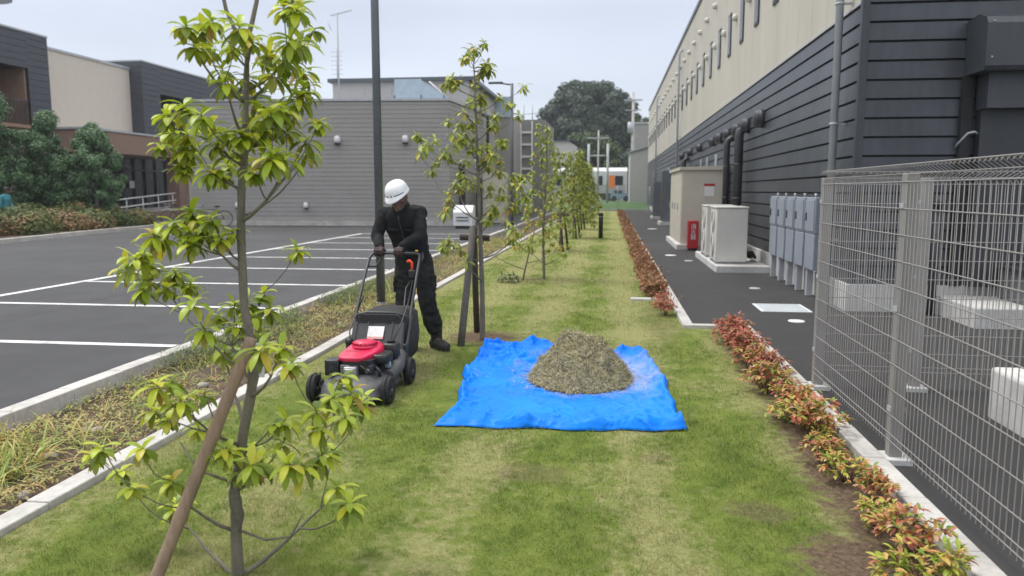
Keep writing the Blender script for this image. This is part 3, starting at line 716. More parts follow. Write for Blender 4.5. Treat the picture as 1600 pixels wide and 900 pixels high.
b = MB(); b.m(crl).bx(FX-6, FX, 34.35, 41.3, 3.6, 8.35); b.m(galv).bx(FX-6, FX+.06, 34.3, 41.3, 8.35, 8.47); b.m(crl).bx(FX-6, FX-.4, 27, 34.35, 0, 4.6); b.build('cream_wall', None, lb)
frame_box(41.3, 58, 4.6, 8.8, 43.0, 49.2, 5.0, 7.2, .75, 'dark_bay')
b = MB(); b.m(glass_dark).bx(FX-.4, FX-.1, 43.0, 49.2, 5.0, 7.2); wn = b.build('window', None, lb)
for y in (43.1, 45.0, 47.0, 49.1): b = MB(); b.m(dark_metal).bx(FX-.1, FX+.3, y-.05, y+.05, 5.0, 7.2); b.build('mullion', None, wn)
b = MB(); b.m(crl).bx(FX-6, FX-1.5, 41.3, 58, 0, 4.6); b.build('ground_floor_wall', None, lb)
b = MB(); b.m(brick).bx(FX-1, -24.2, 33.5, 42.6, 3.42, 4.45); b.m(galv).bx(FX-1, -24.15, 33.4, 42.7, 4.45, 4.55); b.build('canopy', None, lb)
b = MB(); b.m(brick).bx(-25.05, -24.3, 41.2, 42.2, .1, 3.42); b.build('column', None, lb)
b = MB(); b.m(brick).bx(-25.2, -24.4, 30.6, 31.2, .1, 3.4); b.build('column', None, lb)
b = MB(); b.m(glass_dark).bx(FX-.1, FX+.2, 34.4, 46, .6, 3.42); gl = b.build('entrance_glazing', None, lb)
b = MB(); b.m(dark_metal)
for y in np.arange(34.5, 46, 1.05): b.bx(FX+.2, FX+.3, y-.05, y+.05, .6, 3.42)
b.bx(FX+.2, FX+.28, 34.4, 46, 2.7, 2.8); b.build('mullion', None, gl)
b = MB(); b.m(white_metal).bx(FX+.31, FX+.33, 40.2, 40.65, 1.75, 2.15); b.build('notice', None, gl)
b = MB(); b.m(concrete).loft([[(x, 33.5, -.05), (x, 33.5, .15), (x, 41.0, .62), (x, 46, .62), (x, 46, -.05)] for x in (FX-1, -24.4)], smooth=False); b.m(brick).bx(-24.38, -24.25, 33.5, 41, -.05, .5); b.build('entrance_ramp', None, lb)
b = MB(); b.m(white_metal)
for dz in (.45, .85): b.tube([(-24.45, 33.5, .15+dz), (-24.45, 41.0, .62+dz)], .035, 8)
for y in np.arange(33.7, 41.1, 1.4): b.tube([(-24.45, y, .1+(y-33.5)*.063), (-24.45, y, 1.0+(y-33.5)*.063)], .025, 6)
b.build('handrail', None, lb)
b = MB(); b.m(white_metal).cyl((-27.9, 32.3, 8.8), (-27.9, 32.3, 10.2), .55); b.m(pole_grey).lathe([(1.1, 10.1), (1.1, 10.2), (.1, 10.45)], Matrix.Translation((-27.9, 32.3, 0)), 20); b.build('roof_vent', None, lb)
b = MB(); b.m(dark_metal)
for x in np.arange(-24.2, -19.0, .16): b.bx(x, x+.05, 43.0, 43.05, .1, 2.9)
b.m(pole_grey).bx(-24.3, -19.0, 43.0, 43.08, 2.9, 3.0).bx(-24.3, -19, 43.0, 43.08, .1, .2)
tag(b.build('slatted_screen'), 'tall dark slatted screen between the tiled column and the low grey building', 'screen')
# curved kerb and the bed of the hedge
pts = [(-16.2, 14), (-16.7, 17), (-17.2, 19.9), (-17.9, 24.2), (-18.3, 28.6), (-18.7, 30.8), (-19.6, 31.8)]
b = MB(); b.m(concrete)
for (x0, y0), (x1, y1) in zip(pts, pts[1:]): b.prism([(x0, y0), (x1, y1), (x1-.16, y1), (x0-.16, y0)], 0, LZ+.14)
struct(b, 'kerb', concrete)
b = MB(); b.m(soil).prism([(x-.17, y) for x, y in pts] + [(-25, 31.5), (-25, 14)], 0, LZ+.1); struct(b, 'planting_bed', soil)

# ------------------------------------------------------------------ foliage helpers
class LV:                                   # leaf collector
    def __init__(s): s.V = []; s.F = []; s.I = []; s.age = 0
    def leaf(s, p, d, L, W, droop=.3, fold=.25, seg=4, up=Vector((0, 0, 1)), peak=.6):
        """pointed leaf from p along d, bending down; three vertices across per station"""
        d = d.normalized(); a = d.cross(up)
        if a.length < 1e-3: a = Vector((1, 0, 0))
        a.normalize(); b0 = len(s.V); q = p.copy(); dd = d.copy()
        for i in range(seg+1):
            t = i/seg
            w = W*.5*(math.sin(math.pi*min(1, t**1.15*.96+.03)))**.75 + .0004
            nn = a.cross(dd)
            s.V += [q - a*w + nn*w*fold, q.copy(), q + a*w + nn*w*fold]
            dd = (dd + Vector((0, 0, -1))*droop/seg).normalized(); q = q + dd*(L/seg)
        for i in range(seg):
            k = b0+i*3
            s.F += [(k, k+1, k+4, k+3), (k+1, k+2, k+5, k+4)]; s.I += [s.age, s.age]
    def quad(s, p, n, sz, asp=1.6):
        n = n.normalized(); a = n.cross(Vector((random.gauss(0, 1), random.gauss(0, 1), random.gauss(0, 1))))
        if a.length < 1e-3: return
        a.normalize(); c = n.cross(a); k = len(s.V)
        s.V += [p-a*sz*asp*.5, p-c*sz*.42+n*sz*.1, p+a*sz*asp*.5, p+c*sz*.42+n*sz*.1]; s.F.append((k, k+1, k+2, k+3)); s.I.append(0)
    def build(s, name, material, parent=None, smooth=True): return rawmesh(name, [tuple(v) for v in s.V], s.F, material, parent, smooth, mi=s.I if isinstance(material, list) else None)
def rv(): 
    while True:
        v = Vector((random.uniform(-1, 1), random.uniform(-1, 1), random.uniform(-1, 1)))
        if .05 < v.length < 1: return v.normalized()

def whorl(lv, tip, axis, n, L, W, seg=4):
    """rosette at a shoot tip: young leaves spread, older ones arch over and hang"""
    axis = axis.normalized(); ph = random.uniform(0, 6.28)
    u = axis.orthogonal().normalized(); v = axis.cross(u)
    for i in range(n):
        a = ph + i*2.39996; t = i/max(1, n-1)
        el = .85 - 1.15*t + random.uniform(-.15, .15)
        d = (u*math.cos(a)+v*math.sin(a))*math.cos(el) + axis*math.sin(el)
        lv.age = 1 if t > .62 + random.uniform(-.12, .12) else 0
        l = L*(.70+.38*math.sin(math.pi*min(1, .2+t*.75)))*random.uniform(.88, 1.1)
        lv.leaf(tip - axis*(.002+.030*t*L/.11) + rv()*.002, d, l, W*l/L*random.uniform(.9, 1.1), random.uniform(.7, 1.3)+t*.9, random.uniform(.05, .35), seg)

def grow(trunk_pts, trunk_r, tips, b, tip_r=.0022, k_r=.0075, lift=.5, seg=6):
    """tapered limbs from the trunk to every tip, later limbs forking off earlier ones"""
    nodes = []
    for i in range(len(trunk_pts)-1):
        p, q = Vector(trunk_pts[i]), Vector(trunk_pts[i+1]); m_ = max(1, int((q-p).length/.04))
        for k in range(m_): nodes.append((p.lerp(q, k/m_), trunk_r[i]+(trunk_r[i+1]-trunk_r[i])*k/m_))
    def hd(t): return min(math.hypot(t.x-p.x, t.y-p.y) for p, r in nodes[::3])
    axes = {}
    for t in sorted([Vector(t) for t in tips], key=lambda t: hd(t)):
        best = None
        for p, r in nodes:
            v = t-p; h = math.hypot(v.x, v.y)
            c = v.length + max(0, lift*h - v.z)*1.6 + (0 if r > .004 else .12)
            if best is None or c < best[0]: best = (c, p, r)
        _, p, r = best; v = t-p; L = v.length
        ctrl = p + Vector((v.x*.62, v.y*.62, v.z*.28)) + rv()*L*.08
        pts = [p*(1-u)**2 + ctrl*2*u*(1-u) + t*u*u for u in np.linspace(0, 1, max(4, int(L/.05)))]
        pts = [q + rv()*min(.004, L*.02) if 0 < i < len(pts)-1 else q for i, q in enumerate(pts)]
        r0 = min(r*.72, .0035+k_r*L*2.0); r0 = max(r0, tip_r)
        rr = [r0+(tip_r-r0)*i/(len(pts)-1) for i in range(len(pts))]
        b.tube(pts, rr, seg); nodes += [(q, x) for q, x in list(zip(pts, rr))[1:]]
        axes[tuple(t)] = (pts[-1]-pts[-2]).normalized()
    return axes

leafmat('magnolia_leaf', [(0, (.16, .24, .018)), (.2, (.27, .37, .025)), (.5, (.42, .52, .035)), (.85, (.56, .62, .045)), (.96, (.58, .52, .05)), (1, (.52, .34, .05))], .34, .42)
leafmat('magnolia_leaf_far', [(0, (.16, .22, .025)), (.3, (.25, .32, .04)), (.6, (.35, .41, .07)), (.88, (.46, .45, .08)), (1, (.46, .33, .06))], .3, .5)
leafmat('old_magnolia_leaf', [(0, (.12, .16, .018)), (.4, (.22, .28, .026)), (.75, (.33, .37, .034)), (.93, (.34, .30, .035)), (1, (.38, .22, .035))], .3, .45)
leafmat('nandina_leaf', [(0, (.12, .20, .03)), (.20, (.28, .33, .045)), (.40, (.52, .42, .10)), (.56, (.52, .24, .09)), (.78, (.42, .10, .055)), (.92, (.52, .16, .11)), (1, (.58, .40, .24))], .25, .4)
leafmat('nandina_leaf_yellow', [(0, (.12, .22, .03)), (.4, (.34, .42, .04)), (.68, (.62, .52, .12)), (.85, (.58, .30, .12)), (1, (.50, .14, .08))], .25, .4)
leafmat('nandina_leaf_red', [(0, (.14, .16, .04)), (.2, (.30, .16, .06)), (.5, (.40, .09, .05)), (.8, (.48, .12, .08)), (1, (.52, .28, .15))], .25, .4)
leafmat('far_hedge_leaf', [(0, (.12, .09, .035)), (.4, (.26, .12, .055)), (.8, (.38, .17, .08)), (1, (.44, .28, .12))], .2, .6)
noise_mix_scale['shrub_hedge_leaf'] = .9
leafmat('shrub_hedge_leaf', [(0, (.05, .08, .022)), (.35, (.10, .14, .032)), (.6, (.16, .16, .045)), (.8, (.23, .16, .065)), (1, (.38, .20, .10))], .2, .6, noise_mix=.7)
leafmat('evergreen_leaf', [(0, (.06, .12, .055)), (.5, (.105, .195, .085)), (.85, (.15, .26, .11)), (1, (.20, .31, .13))], .2, .5)
leafmat('big_tree_leaf', [(0, (.028, .05, .036)), (.5, (.048, .08, .05)), (.9, (.075, .115, .065)), (1, (.10, .14, .08))], .15, .6)
leafmat('bush_leaf', [(0, (.04, .07, .03)), (.5, (.08, .12, .04)), (1, (.13, .17, .06))], .2, .6)
noise_mix_scale['weed_leaf'] = 2.2
leafmat('weed_leaf', [(0, (.14, .17, .045)), (.3, (.24, .27, .07)), (.55, (.38, .33, .12)), (.8, (.50, .38, .15)), (1, (.42, .24, .10))], .25, .7, noise_mix=.55)
leafmat('long_grass', [(0, (.20, .28, .05)), (.45, (.40, .46, .11)), (.8, (.50, .42, .14)), (1, (.52, .28, .09))], .3, .5)

# ------------------------------------------------------------------ turf blades
def blades():
    rng = np.random.default_rng(5); parts = []
    bands = [(2.2, 3.8, 11500, .020, .0026, 3), (3.8, 5.5, 8000, .021, .0032, 3), (5.5, 8.0, 4300, .022, .0042, 2), (8.0, 12., 1900, .024, .0062, 2), (12., 18., 700, .026, .010, 1), (18, 30, 230, .028, .016, 1)]
    Vs = []; Fs = []; base = 0
    for (y0, y1, dens, h, wd, sg) in bands:
        x1 = 1.50 if y1 <= 9 else (1.49 if y0 < 9 else .85)
        nb = int((x1+2.79)*(y1-y0)*dens)
        x = rng.uniform(-2.79, x1, nb); y = rng.uniform(y0, y1, nb)
        keep = np.ones(nb, bool)
        keep &= ~((y > 9.0) & (x > .85))
        for (px, py, rx, ry, k) in PATCH:
            d = np.hypot((x-px)/rx, (y-py)/ry) + rng.normal(0, .22, nb)
            keep &= ~((d < 1.0) & (rng.random(nb) < k*1.0))
        # clumpy growth
        cl = np.sin(x*23+np.sin(y*17)*1.5)*np.sin(y*19+np.sin(x*13)*2)
        keep &= rng.random(nb) < (.80+.2*cl)
        # the tarp and the heap cover the turf here
        keep &= ~((x > -1.0) & (x < .32) & (y > 5.15) & (y < 7.35))
        x = x[keep]; y = y[keep]; nb = len(x)
        hh = h*rng.uniform(.5, 1.35, nb)*(1+.35*cl[keep]); th = rng.uniform(0, 2*np.pi, nb); fa = rng.uniform(0, 2*np.pi, nb); ln = rng.uniform(.1, 1.3, nb)
        w_ = wd*rng.uniform(.6, 1.3, nb)/2
        wx, wy = np.cos(fa)*w_, np.sin(fa)*w_; lx, ly = np.cos(th)*ln*hh, np.sin(th)*ln*hh
        z = np.full(nb, -.006)
        if sg == 3:
            v = np.stack([np.stack([x-wx, y-wy, z], 1), np.stack([x+wx, y+wy, z], 1), np.stack([x-wx*.75+lx*.35, y-wy*.75+ly*.35, z+hh*.6], 1), np.stack([x+wx*.75+lx*.35, y+wy*.75+ly*.35, z+hh*.6], 1), np.stack([x+lx, y+ly, z+hh*.95], 1)], 1)
            f = np.array([[0, 1, 3], [0, 3, 2], [2, 3, 4]]); nv = 5
        else:
            v = np.stack([np.stack([x-wx, y-wy, z], 1), np.stack([x+wx, y+wy, z], 1), np.stack([x+lx*.8, y+ly*.8, z+hh], 1)], 1); f = np.array([[0, 1, 2]]); nv = 3
        Vs.append(v.reshape(-1, 3)); idx = (np.arange(nb)*nv)[:, None, None] + f[None] + base; Fs.append(idx.reshape(-1, 3)); base += nb*nv
    o = rawmesh('turf_grass', np.concatenate(Vs), np.concatenate(Fs), blade_mat); tag(o, 'short mown green and straw coloured grass covering the strip', 'grass', kind='stuff')
blades()

# ------------------------------------------------------------------ weeds in the planting bed on the left
lv = LV(); lg = LV(); lh = LV()
for i in range(26000):
    y = 3.0 + 22*random.random()**1.6; x = random.uniform(-3.97, -2.98)
    dn = mnoise.noise(Vector((x*1.6, y*1.1, 5)))
    if dn < -.18 and random.random() < .7: continue
    hgt = .10*max(.2, .7+dn*1.6)*(1.0 if y > 5 else .75)
    p = Vector((x, y, -.01 + hgt*random.random()**.7)); s_ = random.uniform(.018, .042)*(1+y*.03)
    lv.leaf(p, Vector((random.gauss(0, 1), random.gauss(0, 1), random.gauss(.5, .5))), s_, s_*random.uniform(.2, .5), .8, .2, 2)
for i in range(9000):
    y = random.uniform(6.2, 12.5); x = -3.95+abs(random.gauss(0, .28))
    if mnoise.noise(Vector((x*2, y*1.3, 9))) < -.1 or x > -3.1: continue
    p = Vector((x, y, .02+.17*random.random()))
    lh.leaf(p, Vector((random.gauss(0, .8), random.gauss(0, .8), random.gauss(.6, .5))), random.uniform(.03, .06), random.uniform(.006, .014), .7, .2, 2)
def tuft(x, y, n, L, W, spread=.5):
    for k in range(n):
        a = random.uniform(0, 6.28); el = random.uniform(.5, 1.4)
        lg.leaf(Vector((x+random.gauss(0, .03), y+random.gauss(0, .03), -.01)), Vector((math.cos(a)*math.cos(el), math.sin(a)*math.cos(el), math.sin(el))), L*random.uniform(.5, 1.15), W, random.uniform(.8, 2.4), .4, 6)
for i in range(26): tuft(random.uniform(-3.75, -3.1), random.uniform(2.9, 4.5), random.randint(8, 16), .30, .010)
for i in range(34): tuft(random.uniform(-3.85, -3.25), random.uniform(3.1, 4.3), random.randint(12, 22), .27, .009)
for i in range(90): tuft(random.uniform(-3.95, -3.05), random.uniform(4.3, 9), random.randint(5, 12), .16, .007)
for i in range(90): tuft(random.uniform(-3.95, -3.05), random.uniform(9, 26), random.randint(6, 12), .22, .012)
for i in range(2): tuft(-3.2+.2*i, 11+i*.5, 20, .4, .02)
tag(lv.build('weeds', MATS['weed_leaf']), 'low dry and green weeds filling the bed between the two kerbs', 'weeds', kind='stuff')
tag(lg.build('long_grass', MATS['long_grass']), 'tufts of long arching yellow-green grass in the bed by the car park kerb', 'grass', kind='stuff')
leafmat('herb_leaf', [(0, (.06, .10, .03)), (.5, (.12, .18, .05)), (.85, (.22, .26, .08)), (1, (.32, .30, .12))], .25, .7)
tag(lh.build('herbs', MATS['herb_leaf']), 'low grey-green herbs against the car park kerb', 'herbs', kind='stuff')
b = MB(); b.m(mat('rubble', (.33, .30, .27), .9, var=.2, scale=8, bump=.4))
for i in range(26):
    x, y = random.uniform(-3.6, -3.0), 3.5+9*random.random(); r = random.uniform(.012, .05)
    b.ball((x, y, .0), r, (random.uniform(.8, 1.6), random.uniform(.7, 1.2), random.uniform(.4, .7)), 7, 5)
tag(b.build('stones'), 'scattered pale stones lying in the weedy bed', 'stones', kind='stuff')

# ------------------------------------------------------------------ nandina shrubs along the right kerb
def nandina_mesh(seed, material):
    random.seed(seed); lv = LV(); sb = MB(); sb.m(mat('shrub_stem', (.14, .06, .04), .7))
    for st in range(19):
        a = random.uniform(0, 6.28); sp = random.random()**.6; H = random.uniform(.13, .25)*(1.1-.35*sp)
        top = Vector((math.cos(a)*sp*.16, math.sin(a)*sp*.16, H))
        sb.tube([Vector((top.x*.25, top.y*.25, -.01)), Vector((top.x*.6, top.y*.6, H*.55)), top], [.0028, .0022, .0015], 5)
        for r_ in range(random.randint(4, 6)):
            b_ = a*.3+random.uniform(0, 6.28); rl = random.uniform(.035, .08)
            rd = Vector((math.cos(b_), math.sin(b_), random.uniform(-.1, .9))).normalized(); end = top + rd*rl - Vector((0, 0, random.uniform(0, .07)))
            sb.tube([top-Vector((0, 0, .02)), end], [.0012, .0008], 4, cap=False)
            for k in range(random.randint(3, 5)):
                d = (rd + Vector((random.gauss(0, .8), random.gauss(0, .8), random.gauss(.0, .35)))).normalized()
                l = random.uniform(.040, .068); lv.leaf(end, d, l, l*random.uniform(.30, .40), random.uniform(.3, 1.1), .35, 4)
    stem = sb.build('stem'); lf = lv.build('leaves', material); return stem, lf
variants = []
for i, mn in enumerate(['nandina_leaf_yellow', 'nandina_leaf', 'nandina_leaf', 'nandina_leaf_red', 'nandina_leaf_red', 'nandina_leaf']):
    variants.append(nandina_mesh(50+i, MATS[mn]))
random.seed(21)
nord = ['first', 'second', 'third', 'fourth', 'fifth', 'sixth', 'seventh', 'eighth', 'ninth', 'tenth', 'eleventh', 'twelfth', 'thirteenth', 'fourteenth', 'fifteenth', 'sixteenth', 'seventeenth', 'eighteenth', 'nineteenth', 'twentieth', 'twenty-first', 'twenty-second', 'twenty-third', 'twenty-fourth']
look = {0: 'yellow-green and orange', 1: 'green, orange and red', 2: 'orange and green', 3: 'brick red', 4: 'deep red', 5: 'mixed red and olive'}
y = 3.12; i = 0; used_v = set(); seq = [0, 1, 0, 5, 0, 2, 0, 1, 0, 5, 1, 5, 1, 3, 5, 4, 3, 4, 3, 4, 3, 4, 3, 4]
shrub_xy = []
while y < 8.95:
    shrub_xy.append((1.33+random.uniform(-.06, .05), y)); y += random.uniform(.24, .33)
shrub_xy.append((.72, 10.0)); seq2 = seq[:]
for i, (x, y) in enumerate(shrub_xy):
    v = 4 if y > 9.5 else seq2[min(i, len(seq2)-1)]
    lab = f'{look[v]} nandina shrub, {nord[i]} from the camera along the right kerb' if y < 9.5 else 'bright red nandina shrub standing alone in the notch between kerb ends'
    s_ = random.uniform(.68, 1.05)*(.84 if y < 5 else 1)
    t = thing('nandina_shrub', lab, 'shrub', (x, y, 0), random.uniform(0, 6.28), 'nandina shrubs along the right kerb')
    t.scale = (s_, s_, s_*random.uniform(.85, 1.05))
    for src in variants[v]:
        if v not in used_v: c = src
        else: c = src.copy(); C.objects.link(c)
        c.parent = t
    used_v.add(v)
for k, v in enumerate(variants):
    if k not in used_v:
        for o in v: bpy.data.objects.remove(o)
# the small second clump in the notch and the long low row beyond it
lv = LV()
for i in range(500):
    p = Vector((.74+random.gauss(0, .07), 10.75+random.gauss(0, .14), abs(random.gauss(.09, .06))))
    lv.leaf(p, rv()+Vector((0, 0, .3)), .05, .018, .6, .3, 3)
tag(lv.build('nandina_shrub', MATS['nandina_leaf_red']), 'low brownish red shrub just in front of the cross kerb stub', 'shrub', 'nandina shrubs along the right kerb')
lv = LV()
for i in range(26000):
    y = 11.6 + 46*random.random()**1.5; top = .20+.07*mnoise.noise(Vector((0, y*1.7, 0)))
    p = Vector((.68+random.gauss(0, .075), y, top*random.random()**.5))
    s_ = random.uniform(.035, .06)*(1+(y-11)*.02); lv.quad(p, rv()+Vector((-.1, -.5, .6)), s_)
tag(lv.build('low_hedge', MATS['far_hedge_leaf'], smooth=False), 'long low brown-red hedge running beside the kerb to the far end of the lawn', 'hedge')

# ------------------------------------------------------------------ hedge and evergreens at the far left of the car park
random.seed(31)
def cloud(lv, c, r, n, sz, shell=.55):
    c = Vector(c)
    for i in range(n):
        d = rv(); k = shell+(1-shell)*random.random()
        p = c + Vector((d.x*r[0], d.y*r[1], d.z*r[2]))*k
        lv.quad(p, d+rv()*.7+Vector((0, 0, .35)), sz*random.uniform(.6, 1.3))
lv = LV()
hl = [(-16.7, 15), (-17.0, 17), (-17.5, 19.9), (-18.2, 24.2), (-18.6, 28.6), (-19.0, 30.6)]
for k in range(64):
    u = random.random()*(len(hl)-1.001); i = int(u); f = u-i
    x = hl[i][0]+(hl[i+1][0]-hl[i][0])*f; y = hl[i][1]+(hl[i+1][1]-hl[i][1])*f
    row = k % 3
    cloud(lv, (x-.75-row*.8+random.uniform(-.2, .2), y, .40+row*.10), (.65, .65, random.uniform(.38, .58)+row*.07), 620, .085, .6)
tag(lv.build('shrub_hedge', MATS['shrub_hedge_leaf'], smooth=False), 'loose hedge of olive green and rust coloured shrubs across the car park', 'hedge')
def bush_tree(name, label, x, y, z0, z1, rx, n_cl, n_leaf, sz, m_, tw=.12, cone=.5, z_g=0.):
    t = thing(name, label, 'tree', (x, y, z_g)); lv = LV(); b = MB(); b.m(bark)
    b.tube([(x, y, z_g-.05), (x+.05, y, z_g+(z1-z_g)*.3), (x-.05, y+.05, z_g+(z1-z_g)*.85)], [tw, tw*.7, tw*.2], 8)
    for k in range(n_cl):
        u = random.random(); z = z0+(z1-z0)*u
        R_ = rx*(math.sin(math.pi*min(1, .16+u*.84)))**cone; a = random.uniform(0, 6.28); q = R_*math.sqrt(random.random())
        cx, cy = x+math.cos(a)*q, y+math.sin(a)*q; cr = random.uniform(.24, .46)*rx*.8
        if k % 3 == 0: b.tube([(x, y, max(z_g+.3, z-q*.8)), ((x+cx)/2, (y+cy)/2, z-q*.3), (cx, cy, z)], [tw*.35, tw*.22, tw*.08], 5)
        cloud(lv, (cx, cy, z), (cr, cr, cr*.9), n_leaf, sz, .3)
    b.build('trunk', None, t); lv.build('crown', m_, t, smooth=False); return t
EG = MATS['evergreen_leaf']
bush_tree('evergreen_tree', 'dense dark evergreen at the left edge of the photo in front of the dark bay', -24.0, 26.6, .7, 5.5, 1.75, 95, 700, .075, EG, z_g=.1)
bush_tree('evergreen_tree', 'rounded dark evergreen left of the entrance canopy, the left of its pair of crowns', -22.4, 28.6, .7, 4.6, 1.2, 66, 700, .07, EG, z_g=.1, cone=.8)
bush_tree('evergreen_tree', 'rounded dark evergreen nearest the entrance ramp', -20.9, 29.2, .7, 4.1, 1.15, 66, 700, .07, EG, z_g=.1, cone=.8)

# ------------------------------------------------------------------ trees beyond the far fence
random.seed(41)
t = thing('camphor_tree', 'huge dark broad-crowned tree rising above the far end of the lawn', 'tree', (-4.3, 132, 0)); lv = LV(); b = MB(); b.m(bark)
tx, ty = -4.1, 132
b.tube([(tx, ty, 0), (tx+.2, ty, 4), (tx, ty, 9), (tx-.4, ty, 14)], [1.0, .8, .6, .3], 10)
for k in range(210):
    d = rv(); d.z = abs(d.z)*1.0 - .35*(random.random() < .35)
    rr = .55+.45*random.random()**.5
    px = tx + d.x*8.4*rr; pz = 10.2+d.z*9.3*rr; py = ty+d.y*7*rr
    if pz > 18.2 and px > -1: pz -= 2.2
    r_ = random.uniform(1.1, 2.1)
    if k % 5 == 0: b.tube([(tx, ty, 8), ((tx+px)/2, (ty+py)/2, (8+pz)/2-.5), (px, py, pz)], [.35, .22, .08], 5)
    cloud(lv, (px, py, pz), (r_, r_, r_*.75), 330, .42, .35)
b.build('trunk', None, t); lv.build('crown', MATS['big_tree_leaf'], t, smooth=False)
for (x, y, z0, z1, r_, n_, lab) in ((-2.6, 104, 1, 8.9, 4.2, 40, 'mid-green bushy tree behind the train, in front of the huge dark tree'), (4.6, 128, 2, 13.5, 2.6, 26, 'small green tree showing between the huge dark tree and the warehouse'), (-.2, 112, 1, 7.8, 3.0, 40, 'dark green tree above the right part of the train'), (-6.5, 118, 1, 8.6, 3.4, 36, 'dark tree seen over the roof of the pale house'), (2.2, 118, 1, 7.2, 2.6, 30, 'low dark green tree beside the utility pole')):
    bush_tree('bushy_tree', lab, x, y, z0, z1, r_, n_, 240, .34, MATS['bush_leaf'] if z1 > 8.7 else MATS['big_tree_leaf'], tw=.3, cone=.35)

# ------------------------------------------------------------------ the young trees down the strip
random.seed(11)
def sapling(label, trunk_pts, trunk_r, tips, nleaf, L, W, seg, m_, axis_up=.55, tr_seg=12):
    base = Vector(trunk_pts[0][0]) if isinstance(trunk_pts[0][0], tuple) else Vector(trunk_pts[0])
    t = thing('young_tree', label, 'tree', (base.x, base.y, 0), 0, 'young trees down the middle of the lawn')
    b = MB(); b.m(bark)
    pts = [Vector(p) for p in trunk_pts]
    fine = []; fr = []
    for i in range(len(pts)-1):
        k = max(1, int((pts[i+1]-pts[i]).length/.03))
        for j in range(k):
            u = j/k; fine.append(pts[i].lerp(pts[i+1], u)); fr.append((trunk_r[i]+(trunk_r[i+1]-trunk_r[i])*u)*(1+.10*mnoise.noise(Vector((0, 0, fine[-1].z*18)))+.05*random.uniform(-1, 1)))
    fine.append(pts[-1]); fr.append(trunk_r[-1]); b.tube(fine, fr, tr_seg)
    ax = grow(trunk_pts, trunk_r, tips, b, lift=.95 if seg == 5 else .6); lv = LV()
    for tp, a in ax.items():
        whorl(lv, Vector(tp), a*.5+Vector((random.gauss(0, .12), random.gauss(0, .12), axis_up)), random.randint(*nleaf), L*random.uniform(.72, 1.2), W, seg)
    b.build('trunk', None, t); lv.build('crown', m_, t); return t, b
NEAR_TIPS = [(-1.45,2.72,2.22),(-1.47,2.91,2.16),(-1.51,2.8,2.13),(-1.53,2.94,2.08),(-1.62,2.96,2.23),(-1.29,2.62,2.17),(-1.07,2.59,2.21),(-1.2,3.08,2.25),(-1.18,2.74,2.26),(-1.15,2.72,2.14),(-1.44,3.18,2.18),(-1.22,2.86,2.1),(-1.25,3.08,2.09),(-1.28,2.87,2.05),(-1.43,2.96,2.05),(-1.38,2.67,1.99),(-1.23,2.96,1.97),(-1.36,3.1,1.94),(-1.12,2.89,1.86),(-1.22,3.02,1.81),(-1.28,2.98,1.84),(-1.19,2.62,1.88),(-1.44,3.03,1.98),(-1.37,2.93,1.83),(-1.36,2.76,1.8),(-1.17,2.6,1.74),(-1.49,3.1,1.9),(-1.65,2.86,1.93),(-1.81,3.01,1.91),(-1.68,3.11,1.88),(-1.85,3.01,1.79),(-1.78,3.13,1.77),(-1.51,2.82,1.78),(-1.79,3.06,1.69),(-1.54,2.85,1.69),(-1.58,3.14,1.77),(-1.63,3.11,1.66),(-1.27,2.64,1.67),(-1.22,2.66,1.71),(-1.5,2.71,1.88),(-1.89,3.16,1.85),(-1.71,2.84,1.48),(-1.7,2.96,1.51),(-1.51,2.76,1.5),(-1.78,2.88,1.41),(-1.62,2.81,1.4),(-1.49,2.79,1.42),(-1.63,2.93,1.45),(-1.94,2.93,1.33),(-2.0,3.12,1.28),(-1.94,2.99,1.23),(-2.13,3.14,1.26),(-1.86,3.09,1.25),(-1.84,3.17,1.19),(-1.84,2.98,1.2),(-1.55,2.68,1.19),(-1.55,3.1,1.13),(-1.5,3.16,1.16),(-1.45,3.12,1.1),(-1.51,2.92,1.06),(-1.63,3.01,1.08),(-1.53,2.71,1.08),(-1.65,3.08,0.92),(-1.43,2.92,1.01),(-1.24,2.75,1.01),(-1.15,2.62,0.98),(-1.52,3.09,1.06),(-1.34,3.17,1.35),(-1.69,2.63,0.88),(-1.89,3.06,0.78),(-1.83,2.83,0.72),(-1.62,2.67,0.81),(-1.73,2.76,0.7),(-1.73,3.04,0.73),(-1.8,3.1,0.56),(-1.91,2.61,0.63),(-2.08,2.95,0.4),(-1.8,2.61,0.48),(-2.24,3.01,0.44),(-1.74,2.78,0.44),(-1.93,3.11,0.2),(-1.61,3.17,0.46),(-1.51,2.88,0.45),(-1.54,3.18,0.4),(-1.51,2.77,0.59),(-1.32,2.63,0.58),(-1.33,2.94,0.57),(-1.17,2.6,0.6),(-1.09,2.7,0.78),(-1.07,2.82,0.8),(-1.04,2.95,0.79),(-1.07,2.67,0.72),(-0.94,2.61,0.79),(-1.05,3.1,0.7),(-1.1,2.77,0.58),(-1.2,3.16,0.46),(-1.17,3.12,0.31),(-1.01,2.81,0.37),(-1.33,2.86,0.67)]
